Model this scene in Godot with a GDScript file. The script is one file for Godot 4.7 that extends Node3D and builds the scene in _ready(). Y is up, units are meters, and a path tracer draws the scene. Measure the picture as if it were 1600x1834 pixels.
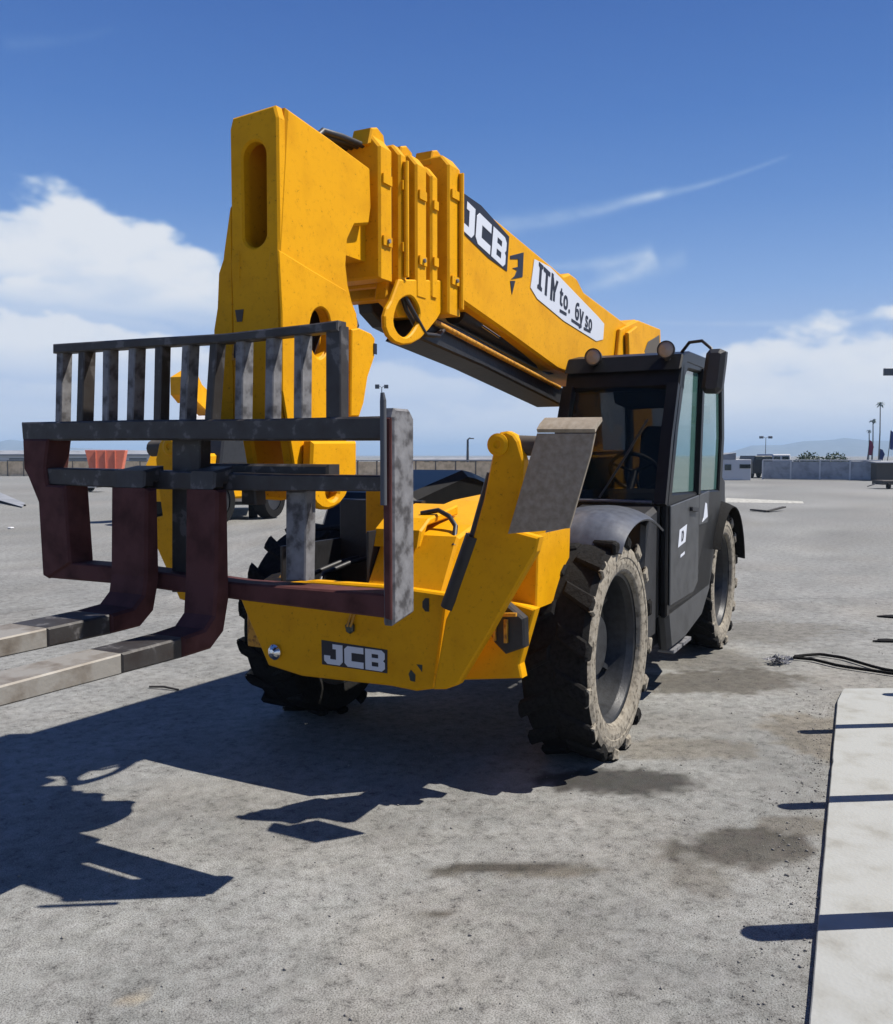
extends Node3D

# ---------------------------------------------------------------- mesh helper
class MB:
	var st := SurfaceTool.new()
	var xf := Transform3D.IDENTITY
	var col := Color(1, 1, 1)
	func _init() -> void:
		st.begin(Mesh.PRIMITIVE_TRIANGLES)
	func v(p: Vector3, n: Vector3) -> void:
		st.set_color(col)
		st.set_normal((xf.basis * n).normalized())
		st.add_vertex(xf * p)
	func tri(a: Vector3, b: Vector3, c: Vector3, na: Vector3, nb: Vector3, nc: Vector3) -> void:
		if (b - a).cross(c - a).dot(na + nb + nc) > 0.0:
			v(a, na); v(c, nc); v(b, nb)
		else:
			v(a, na); v(b, nb); v(c, nc)
	func quad(a: Vector3, b: Vector3, c: Vector3, d: Vector3, out: Vector3) -> void:
		var n := (c - a).cross(d - b)
		if n.length() < 1e-12:
			return
		n = n.normalized()
		if n.dot(out) < 0.0:
			n = -n
		tri(a, b, c, n, n, n)
		tri(a, c, d, n, n, n)
	func flat_tri(a: Vector3, b: Vector3, c: Vector3, out: Vector3) -> void:
		var n := (b - a).cross(c - a).normalized()
		if n.dot(out) < 0.0:
			n = -n
		tri(a, b, c, n, n, n)
	static func mp(mode: String, p: Vector2, t: float) -> Vector3:
		if mode == "u":
			return Vector3(t, p.y, p.x)
		if mode == "w":
			return Vector3(p.x, p.y, t)
		return Vector3(p.x, t, p.y)
	static func axis(mode: String) -> Vector3:
		return Vector3.RIGHT if mode == "u" else (Vector3.BACK if mode == "w" else Vector3.UP)
	static func ring(a: Array) -> PackedVector2Array:
		var r := PackedVector2Array()
		if a.size() and a[0] is Vector2:
			for q in a: r.append(q)
		else:
			for i in range(0, a.size(), 2): r.append(Vector2(a[i], a[i + 1]))
		if Geometry2D.is_polygon_clockwise(r):
			r.reverse()
		return r
	static func inset(r: PackedVector2Array, b: float) -> PackedVector2Array:
		var o := PackedVector2Array()
		var n := r.size()
		for i in n:
			var d0 := (r[i] - r[(i + n - 1) % n]).normalized()
			var d1 := (r[(i + 1) % n] - r[i]).normalized()
			var n0 := Vector2(-d0.y, d0.x)
			var n1 := Vector2(-d1.y, d1.x)
			var m := n0 + n1
			var k := m.length_squared()
			o.append(r[i] + (m * (2.0 / maxf(k, 0.6)) * b if k > 1e-6 else n0 * b))
		return o
	# a slab whose outline is polygon a (in the plane across the axis), from t0 to t1 along the axis, edges chamfered by b
	func plate(mode: String, a: Array, t0: float, t1: float, b := 0.005, hole: Array = []) -> void:
		var r := ring(a)
		var ax := axis(mode)
		if t1 < t0:
			var k := t0
			t0 = t1
			t1 = k
		b = minf(b, (t1 - t0) * 0.45)
		var h := ring(hole) if hole.size() else PackedVector2Array()
		var ri := inset(r, b)
		var hi := inset(h, -b) if h.size() else h
		var flat := ri.duplicate()
		if h.size():
			var best := 1e9
			var bi := 0
			var bj := 0
			for i in ri.size():
				for j in hi.size():
					var d := ri[i].distance_squared_to(hi[j])
					if d < best:
						best = d
						bi = i
						bj = j
			flat = PackedVector2Array()
			for i in ri.size() + 1: flat.append(ri[(bi + i) % ri.size()])
			for j in hi.size() + 1: flat.append(hi[(bj - j + hi.size() * 2) % hi.size()])
		var idx := Geometry2D.triangulate_polygon(flat)
		if idx.is_empty():
			printerr("no triangles for ", a.slice(0, 6))
		for k in range(0, idx.size(), 3):
			flat_tri(mp(mode, flat[idx[k]], t1), mp(mode, flat[idx[k + 1]], t1), mp(mode, flat[idx[k + 2]], t1), ax)
			flat_tri(mp(mode, flat[idx[k]], t0), mp(mode, flat[idx[k + 1]], t0), mp(mode, flat[idx[k + 2]], t0), -ax)
		for pass_ in 2:
			var q := r if pass_ == 0 else h
			var qi := ri if pass_ == 0 else hi
			for i in q.size():
				var j := (i + 1) % q.size()
				var e := q[j] - q[i]
				if e.length() < 1e-6:
					continue
				var o2 := Vector2(e.y, -e.x) * (1.0 if pass_ == 0 else -1.0)
				var o := mp(mode, o2, 0.0).normalized()
				quad(mp(mode, q[i], t0 + b), mp(mode, q[j], t0 + b), mp(mode, q[j], t1 - b), mp(mode, q[i], t1 - b), o)
				if b > 0.0:
					quad(mp(mode, q[i], t1 - b), mp(mode, q[j], t1 - b), mp(mode, qi[j], t1), mp(mode, qi[i], t1), o + ax)
					quad(mp(mode, q[i], t0 + b), mp(mode, q[j], t0 + b), mp(mode, qi[j], t0), mp(mode, qi[i], t0), o - ax)
	func box(c: Vector3, s: Vector3, b := 0.005) -> void:
		plate("w", [c.x - s.x / 2, c.y - s.y / 2, c.x + s.x / 2, c.y - s.y / 2, c.x + s.x / 2, c.y + s.y / 2, c.x - s.x / 2, c.y + s.y / 2], c.z - s.z / 2, c.z + s.z / 2, minf(b, minf(s.x, s.y) * 0.4))
	# a straight bar of rectangular section between two points
	func bar(p: Vector3, q: Vector3, wide: float, thick: float, up := Vector3.UP, b := 0.004) -> void:
		var z := (q - p).normalized()
		var x := up.cross(z)
		if x.length() < 0.01: x = Vector3.RIGHT.cross(z)
		x = x.normalized()
		var keep := xf
		xf = keep * Transform3D(Basis(x, z.cross(x), z), (p + q) / 2)
		box(Vector3.ZERO, Vector3(wide, thick, p.distance_to(q)), b)
		xf = keep
	func tube(path: Array, rad: Variant, seg := 10) -> void:
		var rows := []
		var x := Vector3.ZERO
		for i in path.size():
			var d: Vector3 = (path[mini(i + 1, path.size() - 1)] - path[maxi(i - 1, 0)]).normalized()
			if i == 0:
				x = d.cross(Vector3.UP if absf(d.y) < 0.9 else Vector3.RIGHT).normalized()
			x = (x - d * x.dot(d)).normalized()
			var y := d.cross(x)
			var r: float = rad[i] if rad is Array else rad
			var row := []
			for k in seg:
				var a := TAU * k / seg
				var n := x * cos(a) + y * sin(a)
				row.append([path[i] + n * r, n])
			rows.append(row)
		for i in path.size() - 1:
			for k in seg:
				var a = rows[i][k]
				var b = rows[i][(k + 1) % seg]
				var c = rows[i + 1][(k + 1) % seg]
				var d = rows[i + 1][k]
				tri(a[0], b[0], c[0], a[1], b[1], c[1])
				tri(a[0], c[0], d[0], a[1], c[1], d[1])
		for e in [0, path.size() - 1]:
			var d: Vector3 = path[0] - path[1] if e == 0 else path[e] - path[e - 1]
			for k in seg:
				flat_tri(path[e], rows[e][k][0], rows[e][(k + 1) % seg][0], d)
	# profile: flat list radius, offset; turned about the x axis through c
	func lathe(c: Vector3, prof: Array, seg := 40, smooth := true) -> void:
		var m := prof.size() / 2
		for i in m - 1:
			var r0: float = prof[i * 2]
			var x0: float = prof[i * 2 + 1]
			var r1: float = prof[i * 2 + 2]
			var x1: float = prof[i * 2 + 3]
			var d := Vector2(r1 - r0, x1 - x0).normalized()
			for k in seg:
				var a0 := TAU * k / seg
				var a1 := TAU * (k + 1) / seg
				var e0 := Vector3(0, cos(a0), sin(a0))
				var e1 := Vector3(0, cos(a1), sin(a1))
				var n0 := Vector3.RIGHT * d.x - e0 * d.y
				var n1 := Vector3.RIGHT * d.x - e1 * d.y
				var p00 := c + Vector3.RIGHT * x0 + e0 * r0
				var p01 := c + Vector3.RIGHT * x0 + e1 * r0
				var p10 := c + Vector3.RIGHT * x1 + e0 * r1
				var p11 := c + Vector3.RIGHT * x1 + e1 * r1
				if r0 > 1e-5: tri(p00, p01, p11, n0, n1, n1)
				if r1 > 1e-5: tri(p00, p11, p10, n0, n1, n0)
	# a thick curved sheet: rows of points
	func sheet(rows: Array, thick: float) -> void:
		var nr := []
		for i in rows.size():
			var row := []
			for k in rows[i].size():
				var du: Vector3 = rows[mini(i + 1, rows.size() - 1)][k] - rows[maxi(i - 1, 0)][k]
				var dv: Vector3 = rows[i][mini(k + 1, rows[i].size() - 1)] - rows[i][maxi(k - 1, 0)]
				row.append(du.cross(dv).normalized())
			nr.append(row)
		for i in rows.size() - 1:
			for k in rows[i].size() - 1:
				var q := [[i, k], [i, k + 1], [i + 1, k + 1], [i + 1, k]]
				var p := []
				var n := []
				for e in q:
					p.append(rows[e[0]][e[1]])
					n.append(nr[e[0]][e[1]])
				tri(p[0], p[1], p[2], n[0], n[1], n[2]); tri(p[0], p[2], p[3], n[0], n[2], n[3])
				var z := []
				for e in 4: z.append(p[e] - n[e] * thick)
				tri(z[0], z[1], z[2], -n[0], -n[1], -n[2]); tri(z[0], z[2], z[3], -n[0], -n[2], -n[3])
				if i == 0: quad(p[0], p[1], z[1], z[0], rows[0][k] - rows[1][k])
				if i == rows.size() - 2: quad(p[3], p[2], z[2], z[3], rows[i + 1][k] - rows[i][k])
				if k == 0: quad(p[0], p[3], z[3], z[0], rows[i][0] - rows[i][1])
				if k == rows[i].size() - 2: quad(p[1], p[2], z[2], z[1], rows[i][k + 1] - rows[i][k])
	func done() -> ArrayMesh:
		return st.commit()

# ---------------------------------------------------------------- naming
var used := {}
var M := {}

func numbered(called: String, parent: Node) -> String:
	var key := str(parent.get_instance_id()) + called
	var n: int = used.get(key, 0)
	used[key] = n + 1
	return called if n == 0 else "%s_%03d" % [called, n]

func obj(called: String, m: Variant, mat: Material, parent: Node = self) -> MeshInstance3D:
	var o := MeshInstance3D.new()
	o.name = numbered(called, parent)
	o.mesh = m.done() if m is MB else m
	o.material_override = mat
	parent.add_child(o, true)
	return o

func node(called: String, parent: Node = self) -> Node3D:
	var o := Node3D.new()
	o.name = numbered(called, parent)
	parent.add_child(o, true)
	return o

func tag(o: Node, label: String, category := "", group := "", kind := "") -> Node:
	if label: o.set_meta("label", label)
	if category: o.set_meta("category", category)
	if group: o.set_meta("group", group)
	if kind: o.set_meta("kind", kind)
	return o

func smooth(a: Array, n := 3) -> Array:
	var p := MB.ring(a)
	var out := []
	var c := p.size()
	for i in c:
		for k in n:
			out.append(p[i].cubic_interpolate(p[(i + 1) % c], p[(i + c - 1) % c], p[(i + 2) % c], float(k) / n))
	return out

# ---------------------------------------------------------------- materials
func ntex(freq: float, stops: Array, size := 512, oct := 4, type := FastNoiseLite.TYPE_SIMPLEX_SMOOTH, sd := 1, normal := 0.0) -> NoiseTexture2D:
	var n := FastNoiseLite.new()
	n.noise_type = type
	n.frequency = freq
	n.fractal_octaves = oct
	n.fractal_gain = 0.55
	n.seed = sd
	if type == FastNoiseLite.TYPE_CELLULAR: n.cellular_return_type = FastNoiseLite.RETURN_DISTANCE
	var t := NoiseTexture2D.new()
	t.width = size
	t.height = size
	t.seamless = true
	t.noise = n
	if normal > 0.0:
		t.as_normal_map = true
		t.bump_strength = normal
	if stops.size():
		var g := Gradient.new()
		var offs := PackedFloat32Array()
		var cols := PackedColorArray()
		for s in stops:
			offs.append(s[0])
			cols.append(s[1])
		g.offsets = offs
		g.colors = cols
		t.color_ramp = g
	return t

func lin(r: float, g: float, b: float) -> Color:
	return Color(r, g, b).linear_to_srgb()

func mat(albedo: Color, rough := 0.6, metal := 0.0, tex: Texture2D = null, scale := 1.0, normal: Texture2D = null, nscale := 0.5) -> StandardMaterial3D:
	var m := StandardMaterial3D.new()
	m.albedo_color = albedo
	m.roughness = rough
	m.metallic = metal
	m.uv1_triplanar = true
	m.uv1_scale = Vector3.ONE * scale
	if tex: m.albedo_texture = tex
	if normal:
		m.normal_enabled = true
		m.normal_texture = normal
		m.normal_scale = nscale
	return m

func grey(a: float) -> Color: return Color(a, a, a)

func materials() -> void:
	var w := Color(1, 1, 1)
	var bump := ntex(0.05, [], 512, 4, FastNoiseLite.TYPE_SIMPLEX_SMOOTH, 5, 4.0)
	var grime := ntex(0.006, [[0.0, Color(0.93, 0.91, 0.88)], [0.3, Color(0.975, 0.97, 0.965)], [0.55, w], [1.0, w]], 512, 6, FastNoiseLite.TYPE_SIMPLEX_SMOOTH, 7)
	M.yellow = mat(lin(0.64, 0.305, 0.0035), 0.5, 0.0, grime, 0.9, bump, 0.05)
	M.yellow.metallic_specular = 0.22
	M.yellow.detail_enabled = true
	M.yellow.detail_blend_mode = BaseMaterial3D.BLEND_MODE_MUL
	M.yellow.detail_uv_layer = BaseMaterial3D.DETAIL_UV_2
	M.yellow.uv2_triplanar = true
	M.yellow.uv2_scale = Vector3.ONE * 0.8
	M.yellow.detail_albedo = ntex(0.02, [[0.0, Color(0.30, 0.26, 0.24)], [0.10, Color(0.45, 0.40, 0.36)], [0.14, Color(0.94, 0.93, 0.91)], [0.4, w], [1.0, w]], 1024, 6, FastNoiseLite.TYPE_SIMPLEX, 61)
	M.yellow.detail_albedo.noise.fractal_gain = 0.75
	M.yellow_worn = mat(lin(0.48, 0.225, 0.010), 0.6, 0.0, ntex(0.03, [[0.0, Color(0.45, 0.36, 0.3)], [0.3, Color(0.8, 0.76, 0.7)], [0.5, w], [1.0, w]], 512, 5, FastNoiseLite.TYPE_SIMPLEX_SMOOTH, 9), 1.5)
	M.black = mat(lin(0.014, 0.014, 0.016), 0.5, 0.0, ntex(0.02, [[0.0, Color(0.6, 0.6, 0.6)], [0.5, w], [1.0, Color(1, 0.98, 0.95)]], 256, 4, FastNoiseLite.TYPE_SIMPLEX_SMOOTH, 3), 1.0, bump, 0.15)
	M.gloss = mat(lin(0.012, 0.012, 0.0125), 0.35, 0.0, ntex(0.015, [[0.0, Color(0.8, 0.8, 0.8)], [0.6, w], [1.0, w]], 256, 5, FastNoiseLite.TYPE_SIMPLEX_SMOOTH, 45), 1.5, bump, 0.04)
	M.gloss.metallic_specular = 0.25
	M.body_grey = mat(lin(0.045, 0.047, 0.05), 0.45, 0.0, ntex(0.015, [[0.0, Color(0.75, 0.75, 0.75)], [0.6, w], [1.0, w]], 256, 4, FastNoiseLite.TYPE_SIMPLEX_SMOOTH, 13), 1.2, bump, 0.1)
	M.plastic = mat(lin(0.092, 0.102, 0.122), 0.36, 0.0, ntex(0.02, [[0.0, Color(0.7, 0.7, 0.72)], [0.55, Color(0.92, 0.92, 0.93)], [0.8, w], [1.0, Color(1, 1, 1)]], 512, 5, FastNoiseLite.TYPE_SIMPLEX_SMOOTH, 15), 1.5, bump, 0.04)
	M.steel_dark = mat(lin(0.085, 0.08, 0.08), 0.55, 0.1, ntex(0.010, [[0.0, Color(0.52, 0.46, 0.43)], [0.4, Color(0.60, 0.58, 0.57)], [0.66, Color(0.66, 0.655, 0.65)], [0.74, w], [1.0, w]], 512, 5, FastNoiseLite.TYPE_SIMPLEX_SMOOTH, 17), 1.2, bump, 0.1)
	M.steel_worn = mat(lin(0.20, 0.20, 0.21), 0.65, 0.0, ntex(0.010, [[0.0, Color(0.35, 0.34, 0.34)], [0.3, Color(0.62, 0.61, 0.61)], [0.5, Color(0.85, 0.85, 0.85)], [1.0, w]], 1024, 7, FastNoiseLite.TYPE_SIMPLEX_SMOOTH, 19), 0.9, bump, 0.12)
	M.oxide = mat(lin(0.088, 0.034, 0.032), 0.7, 0.0, ntex(0.008, [[0.0, Color(0.68, 0.64, 0.64)], [0.4, Color(0.9, 0.88, 0.87)], [0.7, w], [1.0, w]], 512, 5, FastNoiseLite.TYPE_SIMPLEX_SMOOTH, 21), 1.2, bump, 0.1)
	M.oxide.metallic_specular = 0.25
	M.fork_tip = mat(lin(0.235, 0.222, 0.20), 0.6, 0.2, ntex(0.02, [[0.0, Color(0.72, 0.68, 0.64)], [0.35, Color(0.9, 0.88, 0.86)], [0.6, w], [1.0, w]], 1024, 6, FastNoiseLite.TYPE_SIMPLEX_SMOOTH, 23), 0.9, bump, 0.12)
	M.fork_tip.albedo_texture.noise.frequency = 0.006
	M.plate_steel = mat(lin(0.30, 0.265, 0.215), 0.7, 0.0, ntex(0.02, [[0.0, Color(0.8, 0.77, 0.72)], [0.5, Color(0.9, 0.88, 0.85)], [1.0, w]], 512, 6, FastNoiseLite.TYPE_SIMPLEX_SMOOTH, 25), 2.0, bump, 0.2)
	M.rubber = mat(lin(0.015, 0.0145, 0.014), 0.9, 0.0, ntex(0.03, [[0.0, Color(0.6, 0.6, 0.6)], [0.6, w], [1.0, w]], 512, 5, FastNoiseLite.TYPE_SIMPLEX_SMOOTH, 27), 2.0, bump, 0.6)
	M.rubber.metallic_specular = 0.2
	M.dusty = mat(lin(0.30, 0.278, 0.235), 0.95, 0.0, ntex(0.03, [[0.0, Color(0.3, 0.28, 0.26)], [0.25, Color(0.5, 0.48, 0.45)], [0.4, Color(0.86, 0.84, 0.81)], [1.0, w]], 512, 6, FastNoiseLite.TYPE_SIMPLEX_SMOOTH, 29), 1.3, bump, 0.4)
	M.rim = mat(lin(0.022, 0.024, 0.028), 0.4, 0.0, ntex(0.03, [[0.0, Color(0.5, 0.5, 0.5)], [0.6, w], [1.0, w]], 256, 4, FastNoiseLite.TYPE_SIMPLEX_SMOOTH, 31), 2.5, bump, 0.2)
	M.chrome = mat(grey(0.85), 0.15, 1.0)
	M.white = mat(grey(0.86), 0.5, 0.0, grime, 2.0)
	M.decal_white = mat(Color(0.76, 0.78, 0.82), 0.45)
	M.ink = mat(Color(0.06, 0.07, 0.13), 0.5)
	M.lamp_lens = mat(Color(0.52, 0.47, 0.42), 0.15)
	M.lamp_lens.clearcoat_enabled = true
	M.lamp_dark = mat(Color(0.13, 0.19, 0.19), 0.15)
	M.seat = mat(Color(0.09, 0.09, 0.1), 0.85, 0.0, null, 1.0, bump, 0.6)
	M.glass = StandardMaterial3D.new()
	M.glass.transparency = BaseMaterial3D.TRANSPARENCY_ALPHA
	M.glass.albedo_color = Color(0.06, 0.09, 0.085, 0.56)
	M.glass.roughness = 0.03
	M.glass.metallic_specular = 0.22
	M.side_glass = M.glass.duplicate()
	M.side_glass.metallic_specular = 0.8
	M.side_glass.albedo_color = Color(0.36, 0.52, 0.50, 0.40)
	M.beige = mat(lin(0.82, 0.60, 0.36), 0.9, 0.0, ntex(0.02, [[0.0, Color(0.82, 0.8, 0.78)], [0.6, w], [1.0, w]], 256, 4, FastNoiseLite.TYPE_SIMPLEX_SMOOTH, 33), 0.3)
	M.beige.uv1_world_triplanar = true
	M.beige_post = mat(lin(0.17, 0.13, 0.095), 0.9)
	M.roof_grey = mat(lin(0.22, 0.23, 0.25), 0.8, 0.0, ntex(0.02, [[0.0, grey(0.8)], [0.6, w], [1.0, w]], 256, 4, FastNoiseLite.TYPE_SIMPLEX_SMOOTH, 35), 0.1)
	M.roof_light = mat(lin(0.45, 0.46, 0.48), 0.8)
	M.fence_grey = mat(lin(0.27, 0.29, 0.325), 0.85, 0.0, ntex(0.02, [[0.0, grey(0.75)], [0.6, w], [1.0, w]], 256, 5, FastNoiseLite.TYPE_SIMPLEX_SMOOTH, 37), 0.3)
	M.fence_grey.uv1_world_triplanar = true
	M.concrete = mat(lin(0.285, 0.292, 0.282), 0.9, 0.0, ntex(0.008, [[0.0, Color(0.86, 0.845, 0.82)], [0.35, Color(0.965, 0.96, 0.95)], [0.6, w], [1.0, w]], 1024, 7, FastNoiseLite.TYPE_SIMPLEX_SMOOTH, 39), 0.45, ntex(0.2, [], 512, 3, FastNoiseLite.TYPE_SIMPLEX_SMOOTH, 41, 3.0), 0.1)
	M.concrete.uv1_world_triplanar = true
	M.brown = mat(lin(0.07, 0.06, 0.05), 0.9)
	M.orange = mat(lin(0.62, 0.15, 0.075), 0.6, 0.0, grime, 0.8)
	M.bollard = mat(lin(0.6, 0.36, 0.03), 0.55, 0.0, grime, 1.0)
	M.pole = mat(lin(0.06, 0.065, 0.075), 0.6)
	M.flag_blue = mat(lin(0.02, 0.035, 0.14), 0.8)
	M.flag_red = mat(lin(0.2, 0.02, 0.06), 0.8)
	M.flag_green = mat(lin(0.02, 0.05, 0.03), 0.8)
	M.gravel = mat(lin(0.19, 0.18, 0.165), 0.95)
	M.wood = mat(lin(0.04, 0.036, 0.032), 0.9, 0.0, ntex(0.06, [[0.0, grey(0.5)], [0.6, w], [1.0, w]], 256, 4), 3.0)
	M.cloth = mat(lin(0.42, 0.42, 0.46), 0.9, 0.0, ntex(0.05, [[0.0, grey(0.3)], [0.45, grey(0.6)], [0.7, w], [1.0, w]], 256, 4), 4.0, bump, 1.0)
	M.leaf = mat(lin(0.035, 0.055, 0.022), 0.7)
	M.leaf.backlight_enabled = true
	M.leaf.backlight = Color(0.1, 0.14, 0.05)
	M.bark = mat(lin(0.09, 0.07, 0.055), 0.9)
	M.hill = mat(lin(0.13, 0.14, 0.135), 1.0, 0.0, ntex(0.01, [[0.0, Color(0.7, 0.75, 0.6)], [0.5, w], [1.0, w]], 512, 5, FastNoiseLite.TYPE_SIMPLEX_SMOOTH, 43), 0.004)
	M.line_paint = mat(lin(0.40, 0.39, 0.35), 0.8, 0.0, ntex(0.05, [[0.0, Color(0.5, 0.5, 0.48)], [0.35, Color(0.8, 0.8, 0.78)], [0.55, w], [1.0, w]], 256, 5), 0.5)
	# asphalt: fine stone grain, dark pits, coarser worn patches
	var a := StandardMaterial3D.new()
	a.vertex_color_use_as_albedo = true
	a.roughness = 0.93
	a.uv1_triplanar = true
	a.uv1_world_triplanar = true
	a.uv1_scale = Vector3.ONE * 0.85
	a.albedo_texture = ntex(0.055, [[0.0, Color(0.36, 0.35, 0.34)], [0.22, Color(0.58, 0.57, 0.56)], [0.38, Color(0.85, 0.845, 0.835)], [0.65, Color(0.95, 0.945, 0.935)], [1.0, Color(1, 1, 1)]], 2048, 6, FastNoiseLite.TYPE_SIMPLEX, 51)
	a.albedo_texture.noise.fractal_gain = 0.7
	a.normal_enabled = true
	a.normal_texture = ntex(0.10, [], 1024, 4, FastNoiseLite.TYPE_SIMPLEX, 53, 4.0)
	a.normal_scale = 0.4
	a.detail_enabled = true
	a.detail_blend_mode = BaseMaterial3D.BLEND_MODE_MUL
	a.detail_uv_layer = BaseMaterial3D.DETAIL_UV_2
	a.uv2_triplanar = true
	a.uv2_world_triplanar = true
	a.uv2_scale = Vector3.ONE * 0.31
	a.detail_albedo = ntex(0.012, [[0.0, Color(0.34, 0.335, 0.33)], [0.17, Color(0.54, 0.535, 0.53)], [0.30, Color(0.82, 0.815, 0.81)], [0.5, Color(0.92, 0.918, 0.91)], [0.75, w], [1.0, w]], 2048, 8, FastNoiseLite.TYPE_SIMPLEX, 55)
	a.detail_albedo.noise.fractal_gain = 0.86
	M.asphalt = a

# ---------------------------------------------------------------- sky
func sky_image() -> Image:
	var W := 3072
	var H := 1536
	var data := PackedByteArray()
	data.resize(W * H * 3)
	var n := FastNoiseLite.new()
	n.noise_type = FastNoiseLite.TYPE_SIMPLEX_SMOOTH
	n.fractal_octaves = 6
	n.fractal_gain = 0.55
	n.frequency = 1.0
	n.seed = 11
	var big := FastNoiseLite.new()
	big.noise_type = FastNoiseLite.TYPE_SIMPLEX_SMOOTH
	big.fractal_octaves = 3
	big.frequency = 1.0
	big.seed = 4
	# cloud banks: azimuth, elevation (of the base line), half width, height, strength, raggedness
	var banks := [[-27.0, 9.6, 16.5, 5.6, 1.0, 0.55], [-17.5, 8.6, 9.5, 3.9, 1.0, 0.6], [-24.0, 7.6, 9.0, 2.2, 0.6, 0.6], [-33.0, 5.2, 24.0, 4.0, 0.95, 0.8], [-12.0, 3.6, 16.0, 3.0, 0.55, 0.8], [27.0, 2.4, 18.0, 5.8, 1.0, 0.6], [14.0, 1.5, 20.0, 3.4, 0.6, 0.6], [19.0, 4.2, 7.0, 2.2, 0.8, 0.7]]
	var r := RandomNumberGenerator.new()
	r.seed = 5
	for i in 16:
		banks.append([55.0 + i * 16.5 + r.randf_range(-5, 5), r.randf_range(2, 10), r.randf_range(9, 20), r.randf_range(2.5, 5), r.randf_range(0.5, 1.0), 0.8])
	# thin streaks: azimuth and elevation of both ends, width at both ends, strength at both ends
	var streaks := [[2.0, 14.0, 14.0, 15.75, 0.55, 0.2, 0.26, 0.42], [10.5, 15.15, 20.8, 17.1, 0.24, 0.05, 0.46, 0.22], [5.5, 11.7, 13.0, 12.2, 0.12, 0.5, 0.22, 0.42], [8.2, 10.2, 13.2, 12.0, 0.25, 0.6, 0.18, 0.42], [9.0, 11.0, 15.0, 11.9, 0.8, 0.5, 0.14, 0.16], [12.0, 8.2, 27.0, 7.9, 0.06, 0.22, 0.12, 0.38], [-26.0, 21.9, -19.5, 23.6, 0.35, 0.15, 0.10, 0.03]]
	for i in 9:
		var a := 60.0 + i * 30.0
		streaks.append([a, r.randf_range(10, 16), a + r.randf_range(6, 14), r.randf_range(10, 17), 0.3, 0.1, 0.2, 0.35])
	var stops := [[0.0, 192, 205, 226], [2.5, 190, 205, 230], [6.0, 168, 191, 228], [10.0, 135, 170, 221], [15.0, 103, 144, 206], [20.0, 82, 125, 193], [27.0, 66, 106, 176], [45.0, 52, 90, 160], [90.0, 42, 76, 145]]
	var white := Vector3(226, 231, 239)
	for j in H:
		var el := 90.0 - (j + 0.5) / H * 180.0
		var base := Vector3(150, 152, 150)
		if el > 0.0:
			for s in stops.size() - 1:
				if el >= stops[s][0] and el <= stops[s + 1][0]:
					var t: float = (el - stops[s][0]) / (stops[s + 1][0] - stops[s][0])
					base = Vector3(stops[s][1], stops[s][2], stops[s][3]).lerp(Vector3(stops[s + 1][1], stops[s + 1][2], stops[s + 1][3]), t)
		var at := j * W * 3
		for i in W:
			var c := base
			if el > 0.0 and el < 30.0:
				var az := (i + 0.5) / W * 360.0
				if az > 180.0: az -= 360.0
				var d := 0.0
				var nv := 9.0
				if el < 17.5:
					for b in banks:
						var da: float = az - b[0]
						if da > 180.0: da -= 360.0
						if da < -180.0: da += 360.0
						if absf(da) > b[2] * 1.35: continue
						var up: float = el - b[1]
						if up < -2.2 or up > b[3] * 1.8: continue
						if nv > 8.0:
							nv = n.get_noise_2d(az * 0.10, el * 0.26)
						var side: float = 1.0 - da * da / (b[2] * b[2])
						var top: float = b[3] * (maxf(side, 0.0) ** 0.6 * 0.95 + nv * 0.95 * b[5])
						var e: float = smoothstep(0.0, 1.3, top - up) * smoothstep(-1.5 + nv * 1.2, 0.9 + nv, up)
						e *= smoothstep(-0.3, 0.35, side + nv * 0.5)
						var body: float = 0.88 + 0.35 * nv + 0.1 * up / b[3]
						d = maxf(d, e * b[4] * clampf(body, 0.0, 1.0))
				if el < 6.5:
					var hz := (big.get_noise_2d(az * 0.05, el * 0.3) * 0.5 + 0.5) * smoothstep(6.5, 3.0, el)
					d = maxf(d, hz * 0.45)
				for s in streaks:
					var sx: float = s[2] - s[0]
					if az < minf(s[0], s[2]) - 1.0 or az > maxf(s[0], s[2]) + 1.0: continue
					var sy: float = s[3] - s[1]
					var t := clampf(((az - s[0]) * sx + (el - s[1]) * sy) / (sx * sx + sy * sy), 0.0, 1.0)
					var bow := sin(t * PI) * -0.25
					var dist := Vector2(az - s[0] - sx * t, el - s[1] - sy * t - bow).length()
					var wide := lerpf(s[4], s[5], t)
					if dist < wide * 3.0:
						var g := exp(-dist * dist / (wide * wide)) * lerpf(s[6], s[7], t)
						g *= smoothstep(0.0, 0.12, t) * smoothstep(1.0, 0.93, t)
						g *= 0.8 + 0.5 * n.get_noise_2d(az * 0.5 + 40.0, el * 1.2)
						d = d + clampf(g, 0.0, 1.0) * (1.0 - d)
				c = base.lerp(white, clampf(d, 0.0, 1.0))
			var dith := fmod(float(i * 7 + j * 13) * 0.618, 1.0)
			data[at] = int(c.x + dith)
			data[at + 1] = int(c.y + dith)
			data[at + 2] = int(c.z + dith)
			at += 3
	return Image.create_from_data(W, H, false, Image.FORMAT_RGB8, data)

# ---------------------------------------------------------------- the machine
var T: Node3D   # the telehandler; its x points to its own left, z to its front

func part(called: String, m: Variant, mt: Material, parent: Node = null) -> MeshInstance3D:
	return obj(called, m, mt, parent if parent else T)

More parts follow.
